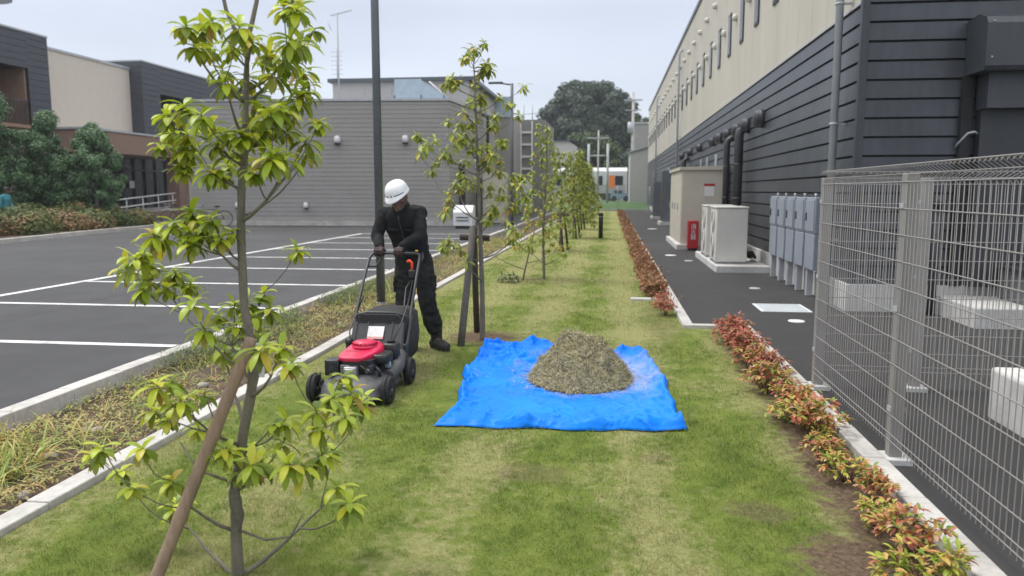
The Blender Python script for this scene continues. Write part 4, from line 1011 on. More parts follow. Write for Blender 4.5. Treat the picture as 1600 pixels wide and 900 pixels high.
MID_TIPS = [(-1.44,8.12,3.09),(-1.57,8.24,3.0),(-1.36,8.2,2.89),(-1.62,8.16,2.76),(-1.74,8.22,2.73),(-1.52,8.54,2.77),(-1.29,8.11,2.91),(-1.46,8.03,2.51),(-1.19,8.32,2.6),(-1.06,7.84,2.48),(-1.21,7.9,2.3),(-1.49,8.58,2.4),(-1.59,8.12,2.32),(-2.04,8.15,2.16),(-1.83,7.61,2.06),(-1.76,8.02,1.99),(-1.92,8.18,1.83),(-1.55,7.62,2.06),(-1.33,8.22,2.09),(-1.47,8.23,2.16),(-1.08,7.66,2.09),(-1.19,8.23,1.93),(-1.34,8.07,1.89),(-1.55,8.28,1.93),(-1.56,7.95,1.79),(-1.45,8.31,1.69),(-1.31,8.34,1.66),(-0.98,7.62,1.68),(-0.94,7.66,1.59),(-1.2,8.28,1.55),(-1.71,8.56,1.62),(-1.67,7.85,1.52),(-1.2,8.06,1.39),(-1.75,8.19,1.07),(-1.76,7.92,1.02),(-1.57,7.96,0.98),(-1.25,7.91,1.32),(-1.01,7.97,1.12),(-1.4,8.2,1.11),(-1.21,7.9,1.98),(-1.46,7.98,2.02),(-1.0,8.37,1.76),(-1.01,7.63,1.3),(-1.56,8.17,2.23),(-1.41,8.34,2.61),(-0.98,7.91,1.46)]
NEAR_TRUNK = [(-1.53, 2.88, -0.02), (-1.53, 2.88, 0.11), (-1.53, 2.88, 0.19), (-1.52, 2.88, 0.26), (-1.53, 2.88, 0.36), (-1.5, 2.88, 0.47), (-1.48, 2.88, 0.61), (-1.44, 2.88, 0.77), (-1.42, 2.88, 0.88), (-1.43, 2.88, 1.01), (-1.45, 2.88, 1.14), (-1.45, 2.88, 1.24), (-1.45, 2.88, 1.44), (-1.44, 2.88, 1.6), (-1.42, 2.88, 1.74), (-1.41, 2.88, 1.89), (-1.4, 2.88, 2.03), (-1.39, 2.88, 2.15), (-1.4, 2.88, 2.17)]
NEAR_TIPS = NEAR_TIPS + [(x+random.gauss(0, .03), y+random.gauss(0, .07), z+random.gauss(0, .028)) for (x, y, z) in NEAR_TIPS if random.random() < (.5 if z > 1.0 else .30)]
MID_TIPS = MID_TIPS + [(x+random.gauss(0, .07), y+random.gauss(0, .12), z+random.gauss(0, .07)) for (x, y, z) in MID_TIPS*2 if random.random() < .75]
NT_R = [.030, .028, .027, .031, .026, .025, .0235, .024, .025, .021, .020, .0195, .019, .018, .0165, .014, .012, .0105, .009]
NT_R = [v*.86 for v in NT_R]
t, _ = sapling('nearest young tree, bright yellow-green leaf clusters, tied to a leaning pole', NEAR_TRUNK, NT_R, NEAR_TIPS, (12, 17), .084, .029, 5, [MATS['magnolia_leaf'], MATS['old_magnolia_leaf']])
for P_, R_ in (([(-1.4, 2.88, 2.15), (-1.38, 2.9, 2.23), (-1.36, 2.91, 2.32), (-1.34, 2.91, 2.56), (-1.30, 2.92, 2.8)], [.010, .0095, .0085, .007, .004]), ([(-1.40, 2.89, 2.12), (-1.45, 2.9, 2.22), (-1.48, 2.9, 2.29), (-1.52, 2.9, 2.5), (-1.55, 2.92, 2.7)], [.009, .008, .0075, .006, .003]),
               ([(-1.53, 2.88, .20), (-1.36, 2.8, .20), (-1.22, 2.72, .26), (-1.16, 2.70, .36)], [.006, .005, .004, .003]), ([(-1.53, 2.88, .40), (-1.72, 2.95, .42), (-1.83, 3.0, .52)], [.007, .005, .003])):
    b = MB(); b.m(bark).tube(P_, R_, 8); b.build('branch', None, t)
lv = LV()
for p in ((-1.30, 2.92, 2.8), (-1.55, 2.92, 2.7), (-1.34, 2.91, 2.56)): whorl(lv, Vector(p), Vector((0, 0, 1)), 11, .1, .033, 5)
lv.build('top_leaves', [MATS['magnolia_leaf'], MATS['old_magnolia_leaf']], t)
# tape tied where pole and trunk cross
b = MB(); b.m(mat('white_tape', (.62, .63, .65), .5)).tube([(-1.455, 2.87, .985), (-1.43, 2.845, 1.0), (-1.395, 2.86, .99), (-1.40, 2.91, .98), (-1.44, 2.915, .98), (-1.458, 2.88, .985)], .008, 6).loft([[(-1.385+o, 2.85, z) for o in (0, .022)]+[(-1.385+o, 2.853, z) for o in (.022, 0)] for z in (.99, .93, .86)], smooth=False)
tag(b.build('tie_tape'), 'white tape tying the leaning pole to the nearest young tree', 'tape')
b = MB(); b.m(stake_wood)
A, B_ = Vector((-1.80, 2.62, -.05)), Vector((-1.405, 2.84, 1.02)); st = []; sr = []
for i in range(41):
    u = i/40; st.append(A.lerp(B_, u)); sr.append(.0265-.002*u+(.0035 if i in (14, 26, 36) else 0)+.0006*random.uniform(-1, 1))
b.tube(st, sr, 14); tag(b.build('support_pole'), 'leaning brown wooden pole propping the nearest young tree', 'pole')

MT = [(-1.36, 8.1, -.02), (-1.36, 8.1, .5), (-1.37, 8.1, .8), (-1.38, 8.1, 1.2), (-1.40, 8.1, 1.8), (-1.42, 8.1, 2.4), (-1.44, 8.1, 2.95)]
sapling('second young tree, standing beside two thick stakes in a bare patch', MT, [.032, .027, .025, .022, .018, .012, .005], MID_TIPS, (9, 12), .10, .038, 3, [MATS['magnolia_leaf_far'], MATS['old_magnolia_leaf']])
t = thing('tree_stakes', 'pair of thick stakes with a crossbar beside the second young tree', 'stakes', (-1.5, 8.1, 0))
b = MB(); b.m(grey_wood).tube([(-1.53, 7.72, -.03), (-1.50, 7.95, .6), (-1.46, 8.12, 1.22)], [.04, .038, .037], 12); b.build('stake', None, t)
b = MB(); b.m(dark_wood).tube([(-1.50, 8.55, -.03), (-1.50, 8.45, .6), (-1.48, 8.30, 1.20)], [.036, .035, .034], 12); b.build('stake', None, t)
b = MB(); b.m(dark_wood).tube([(-1.62, 8.2, 1.10), (-1.30, 8.22, 1.09)], .033, 12); b.build('crossbar', None, t)

def auto_sapling(x, y, H, n, label, seed, spread=.42, L=.12, stakes=True):
    random.seed(seed)
    tp = [(x, y, 0), (x+random.uniform(-.03, .03), y, H*.3), (x+random.uniform(-.05, .05), y, H*.65), (x+random.uniform(-.06, .06), y, H)]
    tips = []
    for k in range(n):
        u = .16+.84*k/n; a = k*2.4+random.uniform(-.5, .5); q = spread*(1.15-u*.85)*random.uniform(.45, 1.1)
        tips.append((x+math.cos(a)*q, y+math.sin(a)*q, H*u*(.97)+.05))
    sapling(label, tp, [.028, .022, .013, .005], tips, (8, 11), L, L*.42, 2, [MATS['magnolia_leaf_far'], MATS['old_magnolia_leaf']], tr_seg=8)
    if stakes:
        t = thing('tree_stakes', 'stakes bracing the ' + label.split(',')[0], 'stakes', (x, y, 0))
        for s_ in (-1, 1):
            b = MB(); b.m(dark_wood).tube([(x+s_*.05+.16, y+.35*s_, -.03), (x+s_*.04+.06, y+.12*s_, 1.0)], .032, 8); b.build('stake', None, t)
        b = MB(); b.m(dark_wood).tube([(x-.1, y, .95), (x+.25, y, .95)], .028, 8); b.build('crossbar', None, t)
auto_sapling(-1.2, 14.0, 2.85, 60, 'third young tree, counted from the camera', 1, .50, .12, stakes=False)
auto_sapling(-1.35, 20.6, 2.7, 70, 'fourth young tree, counted from the camera', 2, .6, .14)
auto_sapling(-1.25, 26.2, 3.0, 90, 'fifth young tree, counted from the camera', 3, .8, .17)
auto_sapling(-1.3, 32.5, 2.9, 100, 'sixth young tree, counted from the camera', 4, .9, .2)
auto_sapling(-1.4, 39.0, 3.0, 90, 'seventh young tree, counted from the camera', 5, .9, .24)
auto_sapling(-1.5, 46.0, 3.1, 90, 'eighth and farthest young tree, counted from the camera', 6, 1.0, .28)
# leaning yellowish young shrub in front of the third tree, and a low leafy sprout beside it
random.seed(61)
t = thing('leaning_shrub', 'yellowish leaning shrub growing just left of the third young tree', 'shrub', (-1.5, 13.6, 0)); b = MB(); b.m(bark)
tips = [(-1.45+random.gauss(.0, .28), 13.6+random.uniform(-.3, .3), random.uniform(.55, 1.35)) for _ in range(30)]
tr_ = [(-1.55, 13.6, 0), (-1.46, 13.6, .4), (-1.36, 13.6, .8), (-1.3, 13.6, 1.1)]
ax = grow(tr_, [.016, .013, .010, .006], tips, b); lv = LV()
for tp, a in ax.items(): whorl(lv, Vector(tp), a*.5+Vector((0, 0, .5)), 8, .10, .04, 2)
leafmat('yellow_leaf', [(0, (.20, .26, .03)), (.5, (.42, .38, .05)), (1, (.50, .34, .06))], .3, .5)
b.tube(tr_, [.016, .013, .010, .006], 8); b.build('stem', None, t); lv.build('leaves', MATS['yellow_leaf'], t)
lv = LV()
for i in range(90): lv.leaf(Vector((-1.75+random.gauss(0, .1), 13.3+random.gauss(0, .1), random.uniform(0, .12))), rv()+Vector((0, 0, .8)), .1, .03, .9, .3, 3)
tag(lv.build('leafy_sprout', MATS['bush_leaf']), 'low green sprout at the foot of the leaning shrub', 'plant')

# ------------------------------------------------------------------ blue tarp
random.seed(71)
def resample(P, n):
    P = np.array(P, float); d = np.r_[0, np.cumsum(np.linalg.norm(np.diff(P, axis=0), axis=1))]; s_ = np.linspace(0, d[-1], n)
    return np.stack([np.interp(s_, d, P[:, i]) for i in range(2)], 1)
NT_ = 170
front = resample([(-1.18, 4.98), (-.95, 5.00), (-.73, 4.97), (-.50, 5.03), (-.29, 5.00), (-.05, 5.01), (.10, 5.06), (.30, 5.05), (.54, 5.12)], NT_)
back = resample([(-1.19, 7.40), (-1.05, 7.52), (-.98, 7.46), (-.86, 7.64), (-.78, 7.56), (-.68, 7.66), (-.5, 7.58), (-.25, 7.52), (.0, 7.5), (.18, 7.6), (.34, 7.56)], NT_)
left = resample([(-1.18, 4.98), (-1.13, 5.3), (-1.12, 5.55), (-1.19, 5.9), (-1.17, 6.2), (-1.27, 6.45), (-1.22, 6.8), (-1.25, 7.1), (-1.19, 7.40)], NT_)
right = resample([(.54, 5.12), (.49, 5.4), (.51, 5.8), (.47, 6.1), (.50, 6.45), (.43, 6.8), (.42, 7.1), (.34, 7.56)], NT_)
V = np.zeros((NT_, NT_, 3)); us = np.linspace(0, 1, NT_)
for j, v in enumerate(us):
    for i, u in enumerate(us):
        p = (1-v)*front[i]+v*back[i]+(1-u)*left[j]+u*right[j]-((1-u)*(1-v)*front[0]+u*(1-v)*front[-1]+(1-u)*v*back[0]+u*v*back[-1])
        e = min(u, 1-u, v, 1-v)
        def ridge(x, y, s, k): return (1-abs(mnoise.noise(Vector((x*s, y*s, k))))*2.2)
        q = Vector((p[0], p[1], 0)); wob = mnoise.noise(q*1.7)*.5
        r1 = max(0, ridge(p[0]+wob, p[1]*.55, 2.6, 1.0)); r2 = max(0, ridge(p[0]*.7, p[1]+wob, 4.2, 4.0)); r3 = max(0, ridge(p[0]+p[1]*.4, p[1]-p[0]*.3, 8., 9.))
        strong = .55 + 1.7*max(0, (v-.5)*2)*max(0, 1-u*1.9) + .7*max(0, 1-e*9)
        calm = min(1, math.hypot((p[0]+.22)/.55, (p[1]-6.35)/.6)**2)
        z = .010 + (.042*r1**3+.030*r2**3+.010*r3**2+.006*mnoise.noise(q*9))*strong*(.3+.7*calm)
        roll = .032*math.exp(-((e-.022)/.016)**2)*(.55+.9*mnoise.noise(q*3.1+Vector((0, 0, 7)))+.3)          # puffed hem
        if e == u or e == 1-u: roll *= .7
        z += max(0, roll)
        back_rise = .045*math.exp(-((v-.97)/.05)**2)*max(0, mnoise.noise(q*5.3+Vector((3, 0, 1)))+.25)
        z += back_rise
        bunch = math.exp(-(((p[0]+.72)/.26)**2+((p[1]-7.1)/.32)**2)); z += bunch*(.05*max(0, ridge(p[0]*.6+p[1]*.8, p[1]*.8-p[0], 4.5, 2.)) + .03*r3)
        if e < .012: z = .006+z*e/.012*.6
        V[j, i] = (p[0]+.010*mnoise.noise(q*6), p[1]+.010*mnoise.noise(q*6+Vector((5, 5, 5))), z)
idx = np.arange(NT_*NT_).reshape(NT_, NT_)
F = np.stack([idx[:-1, :-1], idx[:-1, 1:], idx[1:, 1:], idx[1:, :-1]], -1).reshape(-1, 4)
m = bpy.data.materials.new('blue_tarp'); m.use_nodes = True; n = N(m)
x = n.xyz()
dx = n.math('DIVIDE', n.math('SUBTRACT', x['X'], -.12), .72); dy = n.math('DIVIDE', n.math('SUBTRACT', x['Y'], 6.62), .92)
d = n.math('ADD', n.math('SQRT', n.math('ADD', n.math('MULTIPLY', dx, dx), n.math('MULTIPLY', dy, dy))), n.math('MULTIPLY', n.math('SUBTRACT', n.noise(5, 4), .5), 1.1))
dust = n.smooth(d, 1.05, .45, 0., .62)
fine = n.ramp(n.noise(30, 3), [(.35, (.34, .36, .40)), (.65, (.46, .44, .42))])
dust2 = n.math('MULTIPLY', dust, n.smooth(n.noise(55, 3, rough=.8), .3, .62, .45, 1.))
basec = n.ramp(n.noise(2.5, 4), [(.3, (.003, .17, .76)), (.7, (.004, .23, .90))])
n.col(n.mix(dust2, basec, fine)); n.b.inputs['Roughness'].default_value = .42; n.b.inputs['Specular IOR Level'].default_value = .16
wv = n.new('ShaderNodeTexVoronoi'); wv.inputs['Scale'].default_value = 7.5; wp = n.new('ShaderNodeMapping'); wp.inputs['Scale'].default_value = (1, .55, 1); n.l(n.pos, wp.inputs[0])
wa = n.new('ShaderNodeVectorMath'); wa.operation = 'ADD'; wn = n.new('ShaderNodeTexNoise'); wn.inputs['Scale'].default_value = 3.; n.l(n.pos, wn.inputs['Vector']); n.l(wp.outputs[0], wa.inputs[0]); n.l(wn.outputs['Color'], wa.inputs[1]); n.l(wa.outputs[0], wv.inputs['Vector'])
cre = n.math('MULTIPLY', n.math('PINGPONG', x['X'], .22), -.0)
hgt = n.math('ADD', n.math('MULTIPLY', wv.outputs['Distance'], n.smooth(n.noise(1.8, 2), .35, .6, .15, 1.)), n.math('MULTIPLY', n.noise(30, 4, rough=.7), .18))
n.bump(hgt, .5, .035)
o = rawmesh('blue_tarp', V.reshape(-1, 3), F, m, smooth=True); so = o.modifiers.new('thickness', 'SOLIDIFY'); so.thickness = .003; so.offset = 1
bake(o); tarp_o = o
tag(o, 'crumpled bright blue tarp spread on the lawn under the heap of clippings', 'tarp')

# ------------------------------------------------------------------ heap of grass clippings
cx, cy, RX, RY, HH = -.235, 6.38, .42, .50, .40
def heap_h(x, y):
    a = math.atan2(y-cy, x-cx); r = math.hypot((x-cx)/RX, (y-cy)/RY)/(1+.10*mnoise.noise(Vector((math.cos(a)*1.6, math.sin(a)*1.6, 2))))
    if r >= 1: return 0.
    px = (x-cx+.05)/RX
    rp = math.hypot((x-cx+.09*max(0, 1-r))/RX, (y-cy)/RY); core = min(.74, max(0, 1-r)**.80)*(1-.12*max(0, rp-r))
    h = HH*(core*1.08+.13*math.exp(-((x-cx+.10)**2+(y-cy-.02)**2)/.006)+.13*math.exp(-((x-cx-.04)**2+(y-cy+.05)**2)/.006))
    h = min(h, HH*.92+.03*mnoise.noise(Vector((x*9, y*9, 0))))
    h += (.075*mnoise.noise(Vector((x*6.5, y*6.5, 1)))+.055*mnoise.noise(Vector((x*14, y*14, 4)))+.022*mnoise.noise(Vector((x*38, y*38, 4))))*min(1, (1-r)*4)
    return max(.0, h)
V = []; F = []; NR, NA = 70, 150
for i in range(NR+1):
    r = i/NR*1.06
    for k in range(NA):
        a = 2*math.pi*k/NA; x_, y_ = cx+RX*r*math.cos(a), cy+RY*r*math.sin(a)
        V.append((x_, y_, .016+heap_h(x_, y_)+.006*mnoise.noise(Vector((x_*60, y_*60, 0)))*(1 if r < 1 else 0) - (.012 if r > 1.02 else 0)))
for i in range(NR):
    for k in range(NA): F.append((i*NA+k, i*NA+(k+1) % NA, (i+1)*NA+(k+1) % NA, (i+1)*NA+k))
n0 = len(F); clip = []
for i in range(30000):
    a = random.uniform(0, 6.28); r = random.random()**.5*(1.03 if i % 17 else 1.10+.45*random.random()**2); x_, y_ = cx+RX*r*math.cos(a), cy+RY*r*math.sin(a)
    z_ = .018+heap_h(x_, y_); e = .01
    nn = Vector((-(heap_h(x_+e, y_)-heap_h(x_-e, y_))/(2*e), -(heap_h(x_, y_+e)-heap_h(x_, y_-e))/(2*e), 1)).normalized()
    if r > 1: z_ = .035; nn = Vector((0, 0, 1))
    d = (rv()-nn*.0); d = (d-nn*d.dot(nn)*.75).normalized(); L = random.uniform(.018, .05); w_ = random.uniform(.0012, .0028)
    s_ = d.cross(nn).normalized()*w_; p = Vector((x_, y_, z_))+nn*random.uniform(0, .012); q = p+d*L*.5+nn*random.uniform(-.002, .008); e2 = p+d*L+nn*random.uniform(-.01, .01)
    k = len(V); V += [tuple(p-s_), tuple(p+s_), tuple(q+s_), tuple(q-s_), tuple(e2+s_*.4), tuple(e2-s_*.4)]; F += [(k, k+1, k+2, k+3), (k+3, k+2, k+4, k+5)]
m1 = bpy.data.materials.new('heap_core'); m1.use_nodes = True; n = N(m1)  # shade between the clippings is put into the core's darker colour
n.col(n.ramp(n.noise(26, 5, rough=.7), [(.3, (.11, .105, .06)), (.5, (.23, .21, .13)), (.7, (.36, .32, .22))])); n.b.inputs['Roughness'].default_value = .95; n.bump(n.noise(90, 4), .9, .02)
leafmat('clipping', [(0, (.14, .135, .06)), (.35, (.28, .26, .13)), (.65, (.44, .39, .24)), (.92, (.56, .48, .32)), (1, (.62, .54, .38))], .15, .8)
o = rawmesh('grass_heap', V, F, [m1, MATS['clipping']], smooth=True, mi=[0]*n0+[1]*(len(F)-n0))
tag(o, 'heap of dry grey-green grass clippings piled on the blue tarp', 'grass heap')

# ------------------------------------------------------------------ lawn mower
mo = thing('lawn_mower', 'petrol lawn mower with red engine cover and black grass bag, pushed by the worker', 'lawn mower', (-1.94, 5.8, 0))
deck_m = mat('deck_grey', (.10, .10, .105), .55, metal=.2, var=.2, scale=6)
rubber = mat('rubber', (.016, .016, .017), .7, var=.3, scale=20, bump=.4, bscale=200, bdist=.002)
red_pl = mat('red_plastic', (.62, .016, .075), .28, var=.08, scale=8)
silver = mat('cast_silver', (.42, .42, .43), .4, metal=.7, var=.25, scale=14)
def rrect(x0, x1, y0, y1, r, z, n=6):
    out = []
    for (cx_, cy_, a0) in ((x1-r, y1-r, 0), (x0+r, y1-r, 90), (x0+r, y0+r, 180), (x1-r, y0+r, 270)):
        for k in range(n+1): a = R(a0+90*k/n); out.append((cx_+r*math.cos(a), cy_+r*math.sin(a), z))
    return out
X0, X1, Y0, Y1 = -2.185, -1.695, 5.36, 6.18
b = MB(); b.m(deck_m).loft([rrect(X0-.01, X1+.01, Y0-.01, Y1, .17, .055), rrect(X0-.01, X1+.01, Y0-.01, Y1, .17, .075), rrect(X0, X1, Y0, Y1, .17, .08), rrect(X0+.005, X1-.005, Y0+.01, Y1, .17, .145), rrect(X0+.03, X1-.03, Y0+.04, Y1-.01, .16, .175), rrect(X0+.08, X1-.08, Y0+.10, Y1-.03, .13, .195), rrect(X0+.1, X1-.1, Y0+.13, Y1-.05, .1, .215), rrect(X0+.13, X1-.13, Y0+.16, Y1-.08, .08, .225)])
for v in b.b.verts:
    if v.co.y < 5.80: v.co.z *= .74+.26*max(0, (v.co.y-5.34)/.46)
b.build('deck', None, mo)
b = MB(); b.m(deck_m).tube([(-1.72, 5.75, .15), (-1.70, 5.95, .19), (-1.73, 6.15, .24)], [.05, .06, .05], 10); b.build('chute', None, mo)
for sx_ in (-1, 1):
    for (wy, wr) in ((5.50, .105), (6.12, .11)):
        wx = -1.94+sx_*.292
        M = Matrix.Translation((wx, wy, wr)) @ Matrix.Rotation(R(90), 4, 'Y')
        b = MB(); b.m(black_plastic).lathe([(.02, -.028), (wr*.6, -.024), (wr*.66, -.01), (wr*.66, .01), (wr*.6, .024), (.02, .028)], M, 24)
        for k in range(6):
            a = k*math.pi/3; b.tube([M @ Vector((0, 0, sx_*.027)), M @ Vector((math.cos(a)*wr*.6, math.sin(a)*wr*.6, sx_*.024))], .006, 4)
        wo_ = b.build('wheel', None, mo)
        g = MB(); g.m(rubber).lathe([(wr*.64, -.022), (wr*.9, -.030), (wr*.97, -.022), (wr, -.008), (wr, .008), (wr*.97, .022), (wr*.9, .030), (wr*.64, .022)], M, 36)
        for k in range(36):
            a = k*math.pi/18; g.box(M @ Vector((math.cos(a)*wr*.995, math.sin(a)*wr*.995, 0)), (.006, .046, .008), rot=Euler((0, 0, 0)))
        g.build('tyre', None, wo_)
        g = MB(); g.m(silver).cyl(M @ Vector((0, 0, -.032)), M @ Vector((0, 0, .032)), .012, seg=12); g.build('hub', None, wo_)
        b = MB(); b.m(dark_metal).cyl((wx, wy, wr), (wx-sx_*.08, wy, wr+.01), .011, seg=8).box((wx-sx_*.045, wy+.03, wr+.03), (.012, .09, .05), bev=.004); b.build('axle_bracket', None, mo)
# height lever at the front left wheel
b = MB(); b.m(black_plastic).tube([(-2.20, 5.50, .12), (-2.17, 5.47, .2), (-2.165, 5.46, .235)], .008, 6); b.build('height_lever', None, mo)
# engine
b = MB(); b.m(black_plastic).loft([rrect(-2.06, -1.81, 5.60, 5.95, .05, .20), rrect(-2.07, -1.80, 5.58, 5.97, .06, .27), rrect(-2.07, -1.80, 5.58, 5.97, .06, .335)], smooth=False)
for k in range(6): b.m(silver).bx(-2.04, -1.97, 5.555, 5.60, .225+k*.014, .231+k*.014)
b.m(dark_metal).cyl((-1.94, 5.78, .19), (-1.94, 5.78, .24), .09); b.build('engine_block', None, mo)
b = MB(); b.m(silver).box((-1.955, 5.555, .245), (.10, .07, .10), bev=.012).box((-1.955, 5.515, .245), (.075, .02, .075), bev=.006).cyl((-1.93, 5.50, .27), (-1.93, 5.53, .27), .012, seg=8)
for (dx_, dz_) in ((-.035, -.035), (.035, -.035), (-.035, .035), (.035, .035)): b.cyl((-1.955+dx_, 5.50, .245+dz_), (-1.955+dx_, 5.51, .245+dz_), .006, seg=6)
b.build('cylinder_head', None, mo)
b = MB(); b.m(black_plastic).box((-2.115, 5.63, .275), (.115, .13, .125), bev=.014)
for k in range(5): b.m(dark_metal).box((-2.115, 5.563, .235+k*.02), (.08, .004, .008))
b.cyl((-2.115, 5.56, .275), (-2.115, 5.57, .275), .02); b.build('muffler', None, mo)
def cowl(z, ins, dy=0.):
    c = [(-2.065, 5.60), (-2.085, 5.68), (-2.075, 5.86), (-2.03, 5.96), (-1.93, 5.99), (-1.83, 5.97), (-1.79, 5.88), (-1.80, 5.76), (-1.84, 5.66), (-1.88, 5.585), (-1.95, 5.57), (-2.02, 5.575)]
    mx_, my_ = -1.94, 5.80
    P = []
    for i in range(len(c)):                      # Catmull-Rom through the outline
        p0, p1, p2, p3 = c[i-1], c[i], c[(i+1) % 12], c[(i+2) % 12]
        for u in (0, .25, .5, .75):
            q = [.5*((2*p1[a])+(-p0[a]+p2[a])*u+(2*p0[a]-5*p1[a]+4*p2[a]-p3[a])*u*u+(-p0[a]+3*p1[a]-3*p2[a]+p3[a])*u**3) for a in (0, 1)]
            P.append((mx_+(q[0]-mx_)*(1-ins), my_+(q[1]-my_)*(1-ins), z + (q[1]-my_)*dy))
    return P
b = MB(); b.m(red_pl).loft([cowl(.325, .03), cowl(.33, 0), cowl(.355, -.01), cowl(.378, .02, .08), cowl(.392, .12, .14), cowl(.398, .3, .16), cowl(.40, .6, .1), cowl(.40, .95)]); cw = b.build('engine_cover', None, mo)
M = Matrix.Translation((-1.935, 5.845, .39))
b = MB(); b.m(red_pl).lathe([(.108, 0), (.105, .014), (.096, .022), (.090, .040), (.078, .050), (.05, .054), (.001, .055)], M, 32)
for k in range(18):
    a = k*math.pi/9; b.box(M @ Vector((math.cos(a)*.094, math.sin(a)*.094, .03)), (.014, .006, .022), rz=a)
b.build('recoil_cover', None, mo)
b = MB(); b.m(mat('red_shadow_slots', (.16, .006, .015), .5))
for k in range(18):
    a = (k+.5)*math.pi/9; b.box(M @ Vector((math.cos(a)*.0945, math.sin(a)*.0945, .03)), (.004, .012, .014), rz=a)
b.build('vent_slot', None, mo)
text_mesh('lettering', 'HONDA', .036, Matrix.Translation((-1.965, 5.655, .393)) @ Matrix.Rotation(R(18), 4, 'X'), mat('dark_letter', (.22, .01, .02), .4), cw, .0012)
b = MB(); b.m(black_plastic).loft([rrect(-1.855, -1.715, 5.70, 5.90, .05, .285), rrect(-1.86, -1.71, 5.69, 5.91, .055, .30), rrect(-1.86, -1.71, 5.69, 5.91, .055, .345), rrect(-1.85, -1.72, 5.70, 5.90, .05, .358)])
for (dx_, dy_) in ((-.03, -.04), (.03, -.02)): b.cyl((-1.785+dx_, 5.80+dy_, .355), (-1.785+dx_, 5.80+dy_, .362), .012, seg=10)
b.build('air_filter', None, mo)
b = MB(); b.m(black_plastic).loft([rrect(-1.83, -1.70, 5.93, 6.06, .03, .22), rrect(-1.83, -1.70, 5.93, 6.06, .03, .385), rrect(-1.82, -1.71, 5.94, 6.05, .03, .40)]).cyl((-1.765, 5.995, .40), (-1.765, 5.995, .425), .03); b.build('fuel_tank', None, mo)
b = MB(); b.m(dark_metal).tube([(-1.80, 5.66, .28), (-1.75, 5.62, .25), (-1.76, 5.66, .20)], .012, 8).box((-1.83, 5.62, .265), (.07, .06, .07), bev=.01).cyl((-1.83, 5.58, .26), (-1.83, 5.60, .26), .03, seg=14); b.m(silver).cyl((-1.83, 5.57, .26), (-1.83, 5.585, .26), .014, seg=10); b.build('carburettor', None, mo)
b = MB(); b.m(mat('blue_cap', (.30, .36, .42), .3)).box((-1.73, 5.78, .235), (.05, .03, .05), bev=.01); b.build('fuel_cap', None, mo)
b = MB(); b.m(black_plastic)
for P_ in ([(-1.9, 5.6, .27), (-1.86, 5.53, .27), (-1.80, 5.54, .22), (-1.78, 5.6, .20)], [(-1.75, 6.0, .38), (-1.72, 6.15, .5), (-1.74, 6.45, .62), (-1.76, 6.7, .80)], [(-2.15, 6.1, .25), (-2.22, 6.3, .4), (-2.19, 6.6, .66)]):
    b = MB(); b.m(black_plastic).tube(P_, .006, 6); b.build('cable', None, mo)
for ch in mo.children:                       # seat the engine on the deck
    if ch.name.split('.')[0] in ('engine_block', 'cylinder_head', 'muffler', 'engine_cover', 'recoil_cover', 'vent_slot', 'air_filter', 'fuel_tank', 'carburettor'): ch.location.z -= .03
# rear guard and grass bag
bagp = mat('bag_plastic', (.028, .029, .031), .45, var=.2); bagf = mat('bag_fabric', (.030, .030, .029), .9, var=.3, scale=30, bump=.4, bscale=400, bdist=.002)
gA = [(-2.185, 6.16, .265), (-1.715, 6.16, .265), (-1.735, 6.33, .515), (-2.165, 6.33, .515)]
b = MB(); b.m(bagp).loft([[Vector(p) for p in gA], [Vector(p)+Vector((0, .025, -.012)) for p in gA]], smooth=False)
nrm_ = Vector((0, -.83, .56))
def on_g(u, v, o=0.): return Vector((-2.175+.45*u, 6.16+.17*v, .265+.25*v)) + nrm_*o
for (u0, u1, v0, v1) in ((.02, .98, .86, .95), (.02, .98, .03, .1), (.02, .07, .1, .86), (.93, .98, .1, .86), (.27, .30, .1, .86), (.74, .77, .1, .86)):
    b.loft([[on_g(u0, v0, o), on_g(u1, v0, o), on_g(u1, v1, o), on_g(u0, v1, o)] for o in (.001, .008)], smooth=False)
for u in (.33, .64): b.m(groove).loft([[on_g(u, .80, o), on_g(u+.03, .80, o), on_g(u+.03, .84, o), on_g(u, .84, o)] for o in (.0085, .0095)], smooth=False)
gd = b.build('rear_guard', None, mo)
b = MB(); b.m(mat('label_white', (.72, .70, .68), .5)).loft([[on_g(.30, .40, o), on_g(.61, .40, o), on_g(.61, .72, o), on_g(.30, .72, o)] for o in (.0095, .0105)], smooth=False)
b.m(mat('label_pink', (.62, .30, .27), .5)).loft([[on_g(.30, .33, o), on_g(.61, .33, o), on_g(.61, .40, o), on_g(.30, .40, o)] for o in (.0095, .0105)], smooth=False)
b.build('label', None, gd)
b = MB(); b.m(bagf)
b.loft([[(x_, y_, z_) for x_, z_ in ((-2.16+i_, .13+l_), (-1.74-i_, .13+l_), (-1.72-i_, .32), (-1.735-i_, .50-t_), (-1.80-i_, .545-t_), (-2.10+i_, .545-t_), (-2.165+i_, .50-t_), (-2.18+i_, .32))] for y_, i_, l_, t_ in ((6.30, .0, .05, .0), (6.42, -.005, .0, -.012), (6.62, .0, .0, -.018), (6.80, .01, .01, -.01), (6.90, .04, .05, .03))])
b.build('grass_bag', None, mo)
b = MB(); b.m(bagp).tube([(-2.17, 6.335, .50), (-2.16, 6.34, .535), (-2.08, 6.35, .555), (-1.82, 6.35, .555), (-1.74, 6.34, .535), (-1.73, 6.335, .50)], .014, 8); b.build('bag_frame', None, mo)
